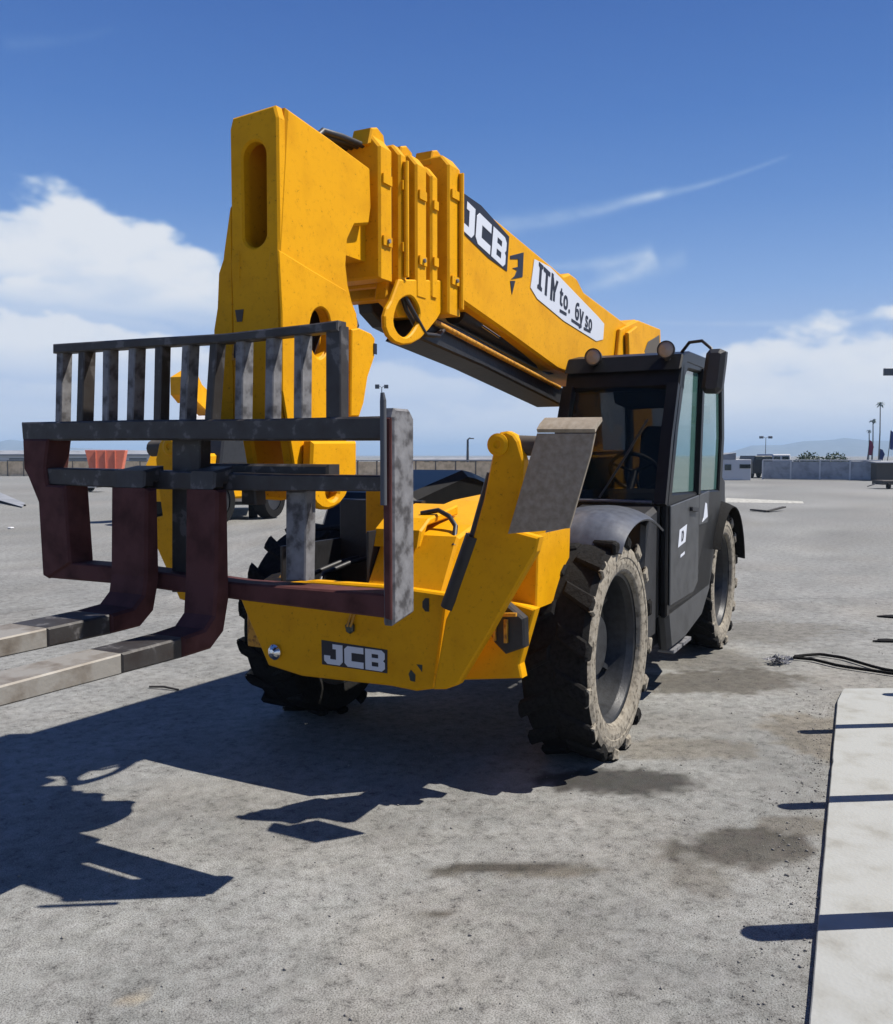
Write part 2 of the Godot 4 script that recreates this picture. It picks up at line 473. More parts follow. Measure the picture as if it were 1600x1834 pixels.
# block letters J, C, B: white slabs on a dark backing; cells of height 1, width 0.86, drawn on the plane across `mode`
func letter(m: MB, c: String, mode: String, org: Vector2, dx: Vector2, dy: Vector2, t0: float, t1: float) -> void:
	var q := func(a: Array) -> Array:
		var o := []
		for i in range(0, a.size(), 2): o.append(org + dx * a[i] + dy * a[i + 1])
		return o
	if c == "J":
		m.plate(mode, q.call([0.42, 1.0, 0.9, 1.0, 0.9, 0.18, 0.75, 0.0, 0.15, 0.0, 0.0, 0.16, 0.0, 0.42, 0.3, 0.42, 0.3, 0.26, 0.58, 0.26, 0.58, 0.76, 0.42, 0.76]), t0, t1, 0.001)
	elif c == "C":
		m.plate(mode, q.call([0.9, 1.0, 0.15, 1.0, 0.0, 0.84, 0.0, 0.16, 0.15, 0.0, 0.9, 0.0, 0.9, 0.3, 0.34, 0.3, 0.34, 0.7, 0.9, 0.7]), t0, t1, 0.001)
	elif c == "D":
		m.plate(mode, q.call([0.0, 0.0, 0.6, 0.0, 0.9, 0.3, 0.9, 0.7, 0.6, 1.0, 0.0, 1.0]), t0, t1, 0.001, q.call([0.3, 0.22, 0.52, 0.22, 0.62, 0.35, 0.62, 0.65, 0.52, 0.78, 0.3, 0.78]))
	else:
		_letter_b(m, q, mode, t0, t1)

func _letter_b(m: MB, q: Callable, mode: String, t0: float, t1: float) -> void:
	for a in [[0.0, 0.0, 0.3, 0.0, 0.3, 1.0, 0.0, 1.0], [0.302, 0.78, 0.302, 1.0, 0.76, 1.0, 0.9, 0.87, 0.9, 0.6, 0.82, 0.5, 0.9, 0.42, 0.9, 0.14, 0.76, 0.0, 0.302, 0.0, 0.302, 0.2, 0.6, 0.2, 0.6, 0.4, 0.302, 0.4, 0.302, 0.6, 0.6, 0.6, 0.6, 0.78]]:
		m.plate(mode, q.call(a), t0, t1, 0.001)

func wheel(called: String, u: float, w: float, side: float) -> Node3D:
	var k := node(called, T)
	k.position = Vector3(u, 0.61, w)
	if side < 0: k.rotation.y = PI
	# profile from outer rim edge over the tread to the inner one; x = 0 is the tyre's middle
	var ty := MB.new()
	ty.lathe(Vector3.ZERO, [0.42, -0.165, 0.47, -0.185, 0.53, -0.186, 0.565, -0.178, 0.588, -0.15, 0.592, 0.0, 0.588, 0.15, 0.565, 0.178], 56)
	obj("tyre", ty, M.rubber, k)
	var sw := MB.new()
	sw.lathe(Vector3.ZERO, [0.565, 0.178, 0.535, 0.188, 0.505, 0.190, 0.500, 0.186, 0.47, 0.187, 0.44, 0.180, 0.425, 0.172, 0.415, 0.15], 56)
	obj("sidewall", sw, M.dusty, k)
	var lug := MB.new()
	lug.plate("v", [0.012, 0.0, 0.185, 0.09, 0.197, 0.12, 0.197, 0.17, 0.185, 0.19, 0.012, 0.085], 0.568, 0.606, 0.012)
	var lug2 := MB.new()
	lug2.plate("v", [-0.012, 0.0, -0.185, 0.09, -0.197, 0.12, -0.197, 0.17, -0.185, 0.19, -0.012, 0.085], 0.568, 0.606, 0.012)
	var shoulder := MB.new()
	shoulder.plate("u", [0.10, 0.535, 0.175, 0.535, 0.19, 0.597, 0.09, 0.597], 0.170, 0.198, 0.010)
	var m1 := lug.done()
	var m2 := lug2.done()
	var m3 := shoulder.done()
	var n := 16
	for i in n:
		for h in 2:
			var o := obj("tread_lug", m1 if h == 0 else m2, M.rubber, k)
			o.rotation.x = TAU * (i + 0.5 * h) / n
		var o3 := obj("tread_shoulder", m3, M.dusty if (i * 7) % 3 != 0 else M.rubber, k)
		o3.rotation.x = TAU * i / n
	var rim := MB.new()
	rim.lathe(Vector3.ZERO, [0.43, 0.176, 0.44, 0.168, 0.428, 0.15, 0.40, 0.14, 0.385, 0.10, 0.37, 0.02, 0.36, -0.03, 0.32, -0.05, 0.22, -0.06, 0.19, -0.04, 0.19, 0.02, 0.16, 0.05, 0.0, 0.05], 48)
	rim.lathe(Vector3.ZERO, [0.0, -0.16, 0.42, -0.16], 32)
	obj("rim", rim, M.rim, k)
	for i in 10:
		var b := MB.new()
		var a := TAU * i / 10
		b.lathe(Vector3(-0.055, cos(a) * 0.26, sin(a) * 0.26), [0.026, 0.0, 0.026, 0.03, 0.012, 0.036, 0.0, 0.036], 6)
		obj("wheel_nut", b, M.body_grey, k)
	var rb := MB.new()
	rb.bar(Vector3(-0.05, 0.20, 0), Vector3(0.0, 0.365, 0), 0.03, 0.03, Vector3(1, 0, 0))
	var rbm := rb.done()
	for i in 5: obj("rim_rib", rbm, M.rim, k).rotation.x = TAU * (i + 0.3) / 5
	return k

func build_carriage() -> void:
	# guard: eleven upright tines between the top bar and the main rail
	var w1 := 2.0
	var fr := MB.new()
	fr.plate("w", [-1.097, 2.294, -0.509, 2.286, -0.008, 2.277, 0.468, 2.288, 0.589, 2.293, 0.591, 2.251, 0.467, 2.248, -0.009, 2.237, -0.51, 2.245, -1.099, 2.248], 1.93, w1, 0.006)
	part("guard_top_bar", fr, M.steel_dark)
	var xs := [-1.112, 1.929, -0.961, 1.926, -0.784, 1.923, -0.621, 1.92, -0.449, 1.916, -0.291, 1.914, -0.138, 1.911, 0.035, 1.907, 0.201, 1.904, 0.354, 1.901, 0.519, 1.898]
	var tops := [-1.085, 2.283, -0.931, 2.285, -0.764, 2.28, -0.595, 2.276, -0.428, 2.271, -0.261, 2.269, -0.097, 2.268, 0.048, 2.269, 0.213, 2.271, 0.362, 2.27, 0.523, 2.273]
	for i in 11:
		var t := MB.new()
		var xa: float = xs[i * 2]
		var xb: float = tops[i * 2]
		var yb: float = tops[i * 2 + 1]
		var wd := 0.045 if i < 10 else 0.075
		t.plate("w", [xa, 1.90, xa + wd, 1.90, xb + wd, yb, xb, yb], 1.915 if i % 2 else 1.925, w1 - 0.012, 0.005)
		part("guard_tine", t, M.steel_worn if i in [0, 2, 3, 5, 7, 8, 9] else M.steel_dark)
	var rail := MB.new()
	rail.plate("w", [-1.349, 1.916, -0.556, 1.913, 0.201, 1.904, 0.814, 1.904, 0.813, 1.809, 0.199, 1.812, -0.558, 1.82, -1.341, 1.823], 1.84, w1, 0.008)
	part("top_rail", rail, M.steel_dark)
	var mid := MB.new()
	mid.plate("w", [-1.179, 1.686, -0.527, 1.68, 0.197, 1.667, 0.813, 1.668, 0.812, 1.606, 0.196, 1.595, -0.53, 1.592, -1.183, 1.602], 1.86, w1 - 0.01, 0.006)
	part("middle_rail", mid, M.steel_dark)
	var bot := MB.new()
	bot.plate("w", [-1.207, 1.219, -0.65, 1.218, 0.033, 1.189, 0.849, 1.194, 0.849, 1.096, 0.032, 1.114, -0.653, 1.135, -1.161, 1.132, -1.211, 1.145], 1.86, w1 - 0.004, 0.008)
	part("bottom_rail", bot, M.oxide)
	var lp := MB.new()
	lp.plate("w", [-1.332, 1.832, -1.141, 1.83, -1.171, 1.686, -1.158, 1.603, -1.029, 1.599, -1.004, 1.219, -1.17, 1.131, -1.211, 1.145, -1.228, 1.512, -1.298, 1.637, -1.33, 1.679], 1.86, w1 + 0.008, 0.01)
	part("left_side_plate", lp, M.oxide)
	var rp := MB.new()
	rp.plate("u", [1.835, 1.10, 2.002, 1.07, 2.002, 1.90, 1.985, 1.935, 1.87, 1.935, 1.835, 1.90], 0.80, 0.852, 0.010)
	part("right_side_plate", rp, M.steel_worn)
	var rc := MB.new()
	rc.plate("w", [0.811, 1.897, 0.85, 1.896, 0.849, 1.096, 0.818, 1.102], 2.0035, 2.02, 0.005)
	part("side_plate_edge", rc, M.oxide)
	# uprights behind the rails
	for e in [[[-0.397, 1.827, -0.22, 1.826, -0.25, 1.117, -0.417, 1.105], M.steel_dark], [[0.261, 1.594, 0.371, 1.596, 0.36, 1.209, 0.255, 1.202], M.steel_worn], [[0.014, 1.619, 0.093, 1.62, 0.098, 1.53, 0.012, 1.528], M.steel_dark]]:
		var up := MB.new()
		up.plate("w", e[0], 1.85, 1.925, 0.006)
		part("carriage_upright", up, e[1])
	# thin rod standing at the right end
	var rod := MB.new()
	var ra := [0.836, 1.991, 0.839, 1.555]
	rod.tube([Vector3(ra[2], ra[3], 2.055), Vector3(ra[2], 1.96, 2.055)], 0.013, 10)
	rod.tube([Vector3(ra[2], 1.96, 2.055), Vector3(ra[0], ra[1], 2.055)], [0.013, 0.008], 10)
	part("pivot_rod", rod, M.pole)
	# forks: shank, heel and a blade whose outer stretch is worn bright
	for e in [[-0.625, -0.395, 1.06, 1.82], [-0.165, 0.02, 1.00, 1.84]]:
		var k := node("fork", T)
		var u0: float = e[0]
		var u1: float = e[1]
		var base: float = e[2]
		var sh := MB.new()
		sh.plate("u", [2.014, 1.60, 2.085, 1.60, 2.10, 1.2, 2.115, base + 0.06, 2.17, base + 0.01, 2.30, base + 0.0, 2.30, base - 0.085, 2.13, base - 0.08, 2.05, base - 0.02, 2.014, base + 0.12], u0, u1, 0.012)
		obj("fork_shank", sh, M.oxide, k)
		var hk := MB.new()
		hk.plate("u", [2.014, 1.602, 2.082, 1.602, 2.075, 1.68, 1.95, 1.70, 1.95, 1.625, 2.014, 1.625], u0 + 0.02, u1 - 0.02, 0.01)
		obj("fork_hook", hk, M.steel_dark, k)
		var bl := MB.new()
		bl.plate("u", [2.302, base, 2.62, base - 0.004, 2.62, base - 0.083, 2.302, base - 0.085], u0 + 0.003, u1 - 0.003, 0.008)
		obj("fork_blade", bl, M.steel_dark, k)
		var tp := MB.new()
		tp.plate("u", [2.622, base - 0.004, 3.25, base - 0.012, 3.42, base - 0.03, 3.42, base - 0.055, 3.25, base - 0.08, 2.622, base - 0.083], u0 + 0.001, u1 - 0.001, 0.006)
		obj("worn_blade_end", tp, M.fork_tip, k)

func build_boom() -> void:
	# outer boom tube
	var b := MB.new()
	b.plate("u", [0.106, 3.386, -1.789, 3.175, -1.943, 3.22, -2.105, 3.208, -2.276, 3.126, -3.341, 3.035, -3.564, 3.021, -3.873, 3.105, -4.294, 3.081, -4.706, 3.048, -4.626, 2.801, -2.818, 2.378, -1.68, 2.423, -0.603, 2.604, 0.179, 2.728], -0.30, 0.15, 0.018)
	part("boom_outer_section", b, M.yellow)
	var br := MB.new()
	br.plate("u", [-3.208, 2.923, -3.803, 3.084, -4.672, 3.103, -4.715, 2.778, -3.085, 2.488], 0.152, 0.19, 0.008)
	part("boom_pivot_bracket", br, M.yellow)
	var cap := MB.new()
	cap.plate("u", [-3.952, 2.734, -4.155, 2.913, -4.598, 3.033, -4.637, 2.77, -3.753, 2.66], 0.192, 0.20, 0.003)
	part("pivot_cover", cap, M.brown)
	# telescope stages, each with its collar, stepped inwards to the front
	var st1 := MB.new()
	st1.box(Vector3(-0.09, 3.0, 0.62), Vector3(0.30, 0.46, 1.5), 0.02)
	part("boom_inner_section", st1, M.yellow)
	var cs := [[0.155, 0.31, 2.58, 3.50, -0.37, 0.215], [0.375, 0.455, 2.66, 3.40, -0.33, 0.18], [0.50, 0.62, 2.64, 3.42, -0.32, 0.175], [0.70, 0.775, 2.68, 3.43, -0.31, 0.16], [0.835, 0.965, 2.68, 3.42, -0.29, 0.15]]
	for c in cs:
		var m := MB.new()
		m.plate("w", [c[4], c[2], c[5], c[2], c[5], c[3] - 0.06, c[5] - 0.05, c[3], c[4] + 0.05, c[3], c[4], c[3] - 0.06], c[0], c[1], 0.012)
		part("boom_collar", m, M.yellow)
		for v in [c[2] + 0.2, c[3] - 0.22]:
			var pd := MB.new()
			pd.box(Vector3(c[5] + 0.006, v, (c[0] + c[1]) / 2), Vector3(0.012, 0.05, (c[1] - c[0]) * 0.7), 0.003)
			part("wear_pad", pd, M.yellow)
			if c[1] - c[0] < 0.12 or v > c[2] + 0.3: continue
			var bo := MB.new()
			bo.lathe(Vector3(c[5] + 0.012, v, (c[0] + c[1]) / 2), [0.012, 0.0, 0.012, 0.012, 0.0, 0.012], 6)
			part("collar_bolt", bo, M.steel_worn)
	var st2 := MB.new()
	st2.box(Vector3(-0.085, 3.02, 0.4), Vector3(0.42, 0.60, 0.76), 0.02)
	part("boom_middle_section", st2, M.black)
	for e in [[0.175, 0.216, 2.62, 3.42], [0.735, 0.161, 2.72, 3.34]]:
		var m := MB.new()
		m.box(Vector3(e[1] + 0.014, (e[2] + e[3]) / 2, e[0]), Vector3(0.028, e[3] - e[2], 0.03), 0.008)
		part("collar_rib", m, M.yellow)
	# rollers and clevis on top of the collars
	for e in [[0.9, 3.43, 0.1], [0.56, 3.44, 0.08], [0.23, 3.51, 0.1]]:
		var m := MB.new()
		m.plate("u", [e[0] - 0.09, e[1] - 0.06, e[0] + 0.09, e[1] - 0.06, e[0] + 0.06, e[1] + 0.03, e[0], e[1] + 0.05, e[0] - 0.06, e[1] + 0.03], -0.02, e[2], 0.008)
		part("hose_guide_bracket", m, M.yellow)
	for i in 4:
		var h := MB.new()
		var o := -0.06 + 0.035 * i
		h.tube([Vector3(o, 3.27, 1.40), Vector3(o, 3.315 + 0.008 * i, 1.32), Vector3(o + 0.01, 3.345 + 0.01 * (i % 2), 1.18), Vector3(o, 3.37, 1.05), Vector3(o, 3.38, 0.90)], 0.016, 8)
		part("hydraulic_hose", h, M.black)
	# head: two cheeks, core and front plate with the long slot
	var side := [1.702, 3.311, 1.374, 3.279, 1.006, 3.237, 0.997, 3.037, 1.019, 2.946, 1.156, 2.91, 1.217, 2.825, 1.233, 2.698, 1.215, 2.605, 1.18, 2.527, 1.135, 2.471, 1.136, 1.951, 1.27, 1.792, 1.283, 1.534, 1.483, 1.526, 1.642, 1.541, 1.762, 2.04, 1.759, 2.39, 1.771, 2.635]
	var hd := MB.new()
	var eye := smooth([1.543, 2.311, 1.528, 2.391, 1.492, 2.438, 1.442, 2.453, 1.396, 2.425, 1.378, 2.346, 1.398, 2.274, 1.463, 2.219, 1.517, 2.251])
	hd.plate("u", side, 0.055, 0.12, 0.012, eye)
	hd.plate("u", side, -0.165, -0.10, 0.012, eye)
	hd.plate("u", [1.30, 3.24, 1.12, 3.22, 1.12, 3.0, 1.28, 2.84, 1.32, 2.55, 1.68, 2.55, 1.68, 2.64, 1.45, 2.66], -0.099, 0.054, 0.004)
	hd.plate("u", [1.68, 3.26, 1.30, 3.24, 1.30, 3.20, 1.68, 3.22], -0.099, 0.054, 0.004)
	var slot := []
	for i in 24:
		var a := TAU * i / 24
		slot.append(Vector2(-0.022 + cos(a) * 0.066, (3.10 if sin(a) >= 0 else 2.76) + sin(a) * 0.066))
	hd.plate("w", [-0.162, 1.9, 0.117, 1.9, 0.117, 3.25, 0.10, 3.305, -0.145, 3.29, -0.162, 3.24], 1.705, 1.765, 0.010, slot)
	part("boom_head", hd, M.yellow)
	var ck := MB.new()
	ck.plate("u", [1.796, 2.663, 1.543, 2.616, 1.26, 2.568, 1.226, 2.496, 1.161, 2.438, 1.162, 1.95, 1.29, 1.792, 1.308, 1.552, 1.664, 1.561, 1.78, 2.038, 1.777, 2.386], 0.122, 0.137, 0.006, smooth([1.574, 2.306, 1.56, 2.391, 1.52, 2.438, 1.461, 2.454, 1.411, 2.424, 1.393, 2.343, 1.413, 2.266, 1.487, 2.208, 1.549, 2.241]))
	part("head_cheek_plate", ck, M.yellow)
	var stp := MB.new()
	stp.plate("w", [-0.30, 1.9, -0.167, 1.9, -0.167, 2.90, -0.178, 2.88, -0.215, 2.70, -0.222, 2.66, -0.25, 2.60, -0.262, 2.44, -0.285, 2.34], 1.60, 1.755, 0.006)
	part("head_stiffener", stp, M.yellow)
	var ear := MB.new()
	ear.plate("u", [1.187, 2.39, 1.072, 2.375, 1.04, 2.356, 1.046, 2.257, 1.111, 2.149, 1.15, 2.015, 1.192, 1.945, 1.272, 1.942, 1.257, 2.375], 0.139, 0.165, 0.006)
	part("tilt_link_ear", ear, M.yellow)
	var tagp := MB.new()
	tagp.box(Vector3(0.168, 2.30, 1.045), Vector3(0.004, 0.055, 0.03), 0.001)
	part("warning_label", tagp, M.ink)
	# decals on the head front
	var dk := MB.new()
	dk.plate("w", [-0.14, 2.42, -0.09, 2.42, -0.10, 2.365, -0.13, 2.365], 1.766, 1.769, 0.0005)
	part("inspection_hole", dk, M.brown)
	var lb := MB.new()
	lb.plate("w", [-0.165, 2.19, -0.095, 2.19, -0.085, 2.30, -0.15, 2.30], 1.766, 1.769, 0.0005)
	part("capacity_label", lb, M.yellow_worn)
	for i in 3:
		var tk := MB.new()
		tk.plate("w", [-0.15 + 0.02 * i, 2.20, -0.14 + 0.02 * i, 2.20, -0.135 + 0.02 * i, 2.285, -0.145 + 0.02 * i, 2.285], 1.7695, 1.771, 0.0003)
		part("label_print", tk, M.ink)
	# tilt cylinder between the cheeks and the hook at the foot of the head
	var tc := MB.new()
	tc.tube([Vector3(-0.02, 2.62, 1.18), Vector3(-0.02, 2.0, 1.55)], 0.045, 14)
	part("tilt_cylinder", tc, M.black)
	var hook := MB.new()
	hook.plate("u", [1.642, 1.814, 1.269, 1.82, 1.271, 1.653, 1.311, 1.62, 1.341, 1.582, 1.371, 1.545, 1.415, 1.514, 1.467, 1.498, 1.523, 1.49, 1.572, 1.498, 1.616, 1.521, 1.646, 1.556, 1.658, 1.603], 0.14, 0.20, 0.012, smooth([1.53, 1.61, 1.451, 1.613, 1.433, 1.564, 1.476, 1.533, 1.526, 1.551]))
	part("carriage_hook", hook, M.yellow)
	var pin := MB.new()
	pin.lathe(Vector3(0.04, 1.62, 1.68), [0.035, -0.3, 0.035, 0.3], 16)
	part("carriage_pin", pin, M.steel_dark)
	var xb := MB.new()
	xb.box(Vector3(-0.02, 1.66, 1.80), Vector3(0.9, 0.10, 0.10), 0.01)
	part("carriage_cross_tube", xb, M.steel_dark)
	# hose tray and lift gear beneath the boom
	for i in 3:
		var hz := MB.new()
		var q := 0.03 * i
		hz.tube([Vector3(-0.02 + q, 2.58, 1.12), Vector3(0.03 + q, 2.42, 1.10), Vector3(0.04 + q, 2.20, 1.22 + q), Vector3(0.02 + q, 2.0, 1.42), Vector3(-0.02, 1.88, 1.62)], 0.014, 8)
		part("hydraulic_hose", hz, M.black)
	for i in 2:
		var hz := MB.new()
		var q := 0.035 * i
		hz.tube([Vector3(0.10, 2.72, 0.72), Vector3(0.13 + q, 2.56, 0.66), Vector3(0.13 + q, 2.44, 0.50), Vector3(0.10 + q, 2.46, 0.28), Vector3(0.07, 2.52, 0.10)], 0.013, 8)
		part("hydraulic_hose", hz, M.black)
	var tray := MB.new()
	tray.plate("u", [0.199, 2.592, -0.209, 2.562, -2.001, 2.317, -2.358, 2.274, -2.084, 2.155, -0.55, 2.347, 0.366, 2.436], -0.2, 0.05, 0.012)
	part("hose_tray", tray, M.black)
	var rail := MB.new()
	var rr := [0.245, 2.554, -0.586, 2.455, -1.909, 2.3]
	rail.tube([Vector3(0.075, rr[1], rr[0]), Vector3(0.075, rr[3], rr[2]), Vector3(0.075, rr[5], rr[4])], 0.018, 8)
	part("tray_pipe", rail, M.yellow_worn)
	var lc := MB.new()
	var cc := [-0.188, 2.67, -1.886, 2.478]
	lc.tube([Vector3(0.0, cc[1], cc[0]), Vector3(0.0, cc[3], cc[2])], 0.075, 16)
	part("lift_cylinder", lc, M.black)
	var rdp := MB.new()
	var rq := [-0.414, 2.615, -0.694, 2.57]
	rdp.tube([Vector3(0.08, rq[1], rq[0]), Vector3(0.08, rq[3], rq[2])], 0.014, 10)
	part("cylinder_rod", rdp, M.chrome)
	var lug := MB.new()
	lug.plate("u", [0.799, 2.699, 0.21, 2.794, 0.231, 2.704, 0.281, 2.625, 0.365, 2.542, 0.474, 2.464, 0.566, 2.406, 0.667, 2.367, 0.765, 2.35, 0.848, 2.356, 0.911, 2.381, 0.945, 2.424, 0.95, 2.482, 0.927, 2.526, 0.881, 2.573], 0.14, 0.17, 0.008, smooth([0.859, 2.47, 0.812, 2.411, 0.728, 2.396, 0.642, 2.443, 0.578, 2.52, 0.591, 2.586, 0.678, 2.628, 0.799, 2.58]))
	part("hose_guide_loop", lug, M.yellow)
	var lug2 := MB.new()
	lug2.plate("u", [0.533, 2.762, 0.147, 2.827, -0.371, 2.914, -0.214, 2.688, 0.149, 2.499, 0.348, 2.526, 0.486, 2.591], -0.3, -0.2, 0.008)
	part("rear_guide_plate", lug2, M.black)
	var drop := MB.new()
	drop.plate("u", [0.775, 2.8, 0.518, 2.754, 0.531, 2.625, 0.608, 2.527, 0.682, 2.517, 0.742, 2.57, 0.824, 2.597], 0.02, 0.10, 0.008)
	part("guide_link", drop, M.yellow)
	# lettering on the boom's left side
	var bk := MB.new()
	bk.plate("u", [0.08, 3.366, -0.259, 3.348, -0.705, 3.246, -0.67, 3.005, -0.371, 3.038, 0.072, 3.134], 0.1515, 0.154, 0.0005)
	var back := part("letter_backing", bk, M.ink)
	back.set_meta("label", "dark backing of the white letters JCB at the boom tip")
	var o := [0.082, 3.145, 0.06, 3.344, -0.639, 3.014, -0.675, 3.216]
	var o0 := Vector2(o[0], o[1])
	var up := Vector2(o[2], o[3]) - o0
	var along := (Vector2(o[4], o[5]) - o0) / 3.0
	for i in 3:
		var lt := MB.new()
		letter(lt, "JCB"[i], "u", o0 + along * (i + 0.03), along * 1.02, (Vector2(o[2], o[3]) - o0).lerp(Vector2(o[6] - o[4], o[7] - o[5]), i / 2.0), 0.1545, 0.157)
		part("boom_letter", lt, M.decal_white)
	var tri := MB.new()
	tri.plate("u", [-0.725, 3.121, -0.962, 3.191, -0.944, 3.015, -0.746, 2.966, -0.804, 2.999, -0.843, 3.044, -0.765, 3.045, -0.863, 3.071, -0.862, 3.125, -0.726, 3.099], 0.1515, 0.154, 0.0005)
	tri.plate("u", [-0.727, 2.951, -0.815, 2.966, -0.757, 2.861], 0.1515, 0.154, 0.0005)
	part("boom_arrow_mark", tri, M.ink)
	var sg := MB.new()
	sg.plate("u", [-1.162, 3.182, -1.478, 3.183, -2.187, 3.052, -2.632, 2.97, -2.825, 2.926, -2.797, 2.784, -2.609, 2.748, -1.792, 2.816, -1.221, 2.905, -1.091, 2.965], 0.1515, 0.155, 0.0005)
	part("dealer_sign", sg, M.decal_white)
	var s0 := [-1.22, 3.047, -2.502, 2.837, -1.218, 3.16]
	var sx := (Vector2(s0[2], s0[3]) - Vector2(s0[0], s0[1]))
	for e in [["ITl", 0.0, 0.27], ["Y", 0.22, 0.24], ["to.", 0.36, 0.20], ["6y", 0.64, 0.20], ["so", 0.84, 0.18]]:
		var tm := TextMesh.new()
		tm.text = e[0]
		var fnt := SystemFont.new()
		fnt.font_names = PackedStringArray(["Droid Sans"])
		fnt.font_weight = 700
		tm.font = fnt
		tm.font_size = 48
		tm.pixel_size = e[2] / 48.0
		tm.depth = 0.002
		tm.horizontal_alignment = HORIZONTAL_ALIGNMENT_LEFT
		var to := obj("sign_print", tm, M.ink, T)
		var at: Vector2 = Vector2(s0[0], s0[1]) + sx * float(e[1])
		# text runs along -z (to the rear) as seen from the left side
		var dirx := Vector3(0, sx.y, sx.x).normalized()
		to.basis = Basis(dirx, Vector3.RIGHT.cross(dirx), Vector3.RIGHT)
		to.position = Vector3(0.157, at.y + 0.03, at.x)
	for e in [[-1.689, 2.885, -1.841, 2.875], [-1.96, 2.847, -2.207, 2.824], [-2.264, 2.817, -2.44, 2.81]]:
		var ul := MB.new()
		ul.bar(Vector3(0.1568, e[1], e[0]), Vector3(0.1568, e[3], e[2]), 0.022, 0.003, Vector3.RIGHT, 0.0005)
		part("sign_underline", ul, M.ink)

func build_body() -> void:
	# front bumper, a deep welded plate
	var bp := MB.new()
	bp.plate("w", [-0.833, 0.977, -0.74, 0.794, -0.601, 0.54, -0.363, 0.505, 0.226, 0.519, 0.38, 0.511, 0.49, 0.537, 0.562, 1.039, 0.228, 1.057, -0.279, 1.053], 0.93, 1.0, 0.01)
	part("front_bumper", bp, M.yellow)
	var und := MB.new()
	und.plate("u", [0.2, 0.5, 0.928, 0.56, 0.928, 0.62, 0.2, 0.62], -0.6, 0.5, 0.01)
	part("belly_plate", und, M.black)
	# chassis sides: left block with its sloped lit top, right block, dark well between them
	var lb := MB.new()
	lb.plate("u", [0.928, 0.62, 0.928, 1.02, 0.74, 1.31, 0.55, 1.36, -0.1, 1.46, -0.9, 1.5, -0.9, 0.55, 0.2, 0.55], 0.02, 0.50, 0.015)
	part("chassis_left_side", lb, M.yellow)
	var cw := MB.new()
	cw.plate("u", [0.80, 1.245, 0.83, 1.245, 0.80, 1.34, 0.70, 1.40, 0.35, 1.46, 0.35, 1.40, 0.72, 1.36], 0.0, 0.30, 0.010)
	part("front_cowl", cw, M.yellow)
	var hose := MB.new()
	hose.tube([Vector3(0.2, 1.42, 0.62), Vector3(0.30, 1.44, 0.60), Vector3(0.38, 1.41, 0.62), Vector3(0.44, 1.36, 0.66), Vector3(0.48, 1.26, 0.76)], 0.014, 8)
	part("front_hose", hose, M.black)
	var rb := MB.new()
	rb.plate("u", [0.928, 0.62, 0.928, 0.95, 0.7, 1.02, -1.4, 1.1, -1.4, 0.55, 0.2, 0.55], -0.82, -0.60, 0.015)
	part("chassis_right_side", rb, M.yellow_worn)
	var wl := MB.new()
	wl.box(Vector3(-0.29, 1.04, 0.25), Vector3(0.60, 0.86, 0.06), 0.005)
	wl.box(Vector3(-0.29, 0.60, 0.58), Vector3(0.60, 0.05, 0.6), 0.005)
	wl.box(Vector3(0.008, 0.98, 0.58), Vector3(0.018, 0.7, 0.6), 0.003)
	wl.box(Vector3(-0.588, 0.92, 0.58), Vector3(0.018, 0.6, 0.6), 0.003)
	part("chassis_bulkhead", wl, M.black)
	for i in 2:
		var fh := MB.new()
		var fu := -0.50 + 0.07 * i
		fh.tube([Vector3(fu, 0.72, 0.85), Vector3(fu + 0.02, 0.95, 0.80), Vector3(fu - 0.02, 1.04, 0.66), Vector3(fu, 1.08, 0.42), Vector3(fu + 0.05, 1.10, 0.27)], 0.016, 8)
		part("hydraulic_hose", fh, M.black)
	var nf := MB.new()
	nf.plate("w", [-0.249, 1.573, -0.112, 1.575, -0.113, 1.319, -0.251, 1.28], 0.44, 0.5, 0.005)
	part("chassis_post", nf, M.yellow)
	# letters on the bumper
	var bk := MB.new()
	bk.plate("w", [-0.221, 0.726, 0.207, 0.714, 0.206, 0.587, -0.218, 0.589], 1.0005, 1.003, 0.0005)
	part("letter_backing", bk, M.ink)
	var o := [-0.205, 0.597, -0.207, 0.716, 0.201, 0.593]
	var o0 := Vector2(o[0], o[1])
	var along := (Vector2(o[4], o[5]) - o0) / 3.0
	for i in 3:
		var lt := MB.new()
		letter(lt, "JCB"[i], "w", o0 + along * (i + 0.03), along * 1.02, (Vector2(o[2], o[3]) - o0) * 0.96, 1.0035, 1.006)
		part("bumper_letter", lt, M.decal_white)
	# small lamps and holes on the bumper
	var hl := [-0.539, 0.627, -0.021, 0.822, 0.444, 0.975, 0.363, 0.599, 0.397, 0.638]
	var hp := MB.new()
	hp.xf = Transform3D(Basis(Vector3.UP, PI / 2 * -1.0), Vector3(hl[0], hl[1], 1.0))
	hp.lathe(Vector3.ZERO, [0.045, 0.0, 0.045, 0.02, 0.036, 0.03, 0.02, 0.044, 0.0, 0.048], 20)
	part("round_marker_lamp", hp, M.chrome)
	var tl := MB.new()
	tl.plate("w", [hl[2] - 0.028, hl[3] + 0.005, hl[2] - 0.02, hl[3] - 0.03, hl[2] + 0.005, hl[3] - 0.04, hl[2] + 0.024, hl[3] - 0.025, hl[2] + 0.024, hl[3] + 0.01, hl[2], hl[3] + 0.03], 1.0005, 1.03, 0.006)
	part("tow_shackle", tl, M.lamp_dark)
	var tr := MB.new()
	tr.tube([Vector3(hl[2] - 0.008, hl[3] + 0.0, 1.03), Vector3(hl[2] + 0.01, hl[3] + 0.075, 1.015)], 0.007, 6)
	tr.tube([Vector3(hl[2] + 0.012, hl[3] + 0.0, 1.03), Vector3(hl[2] + 0.032, hl[3] + 0.075, 1.015)], 0.007, 6)
	part("shackle_strap", tr, M.yellow_worn)
	var hh := MB.new()
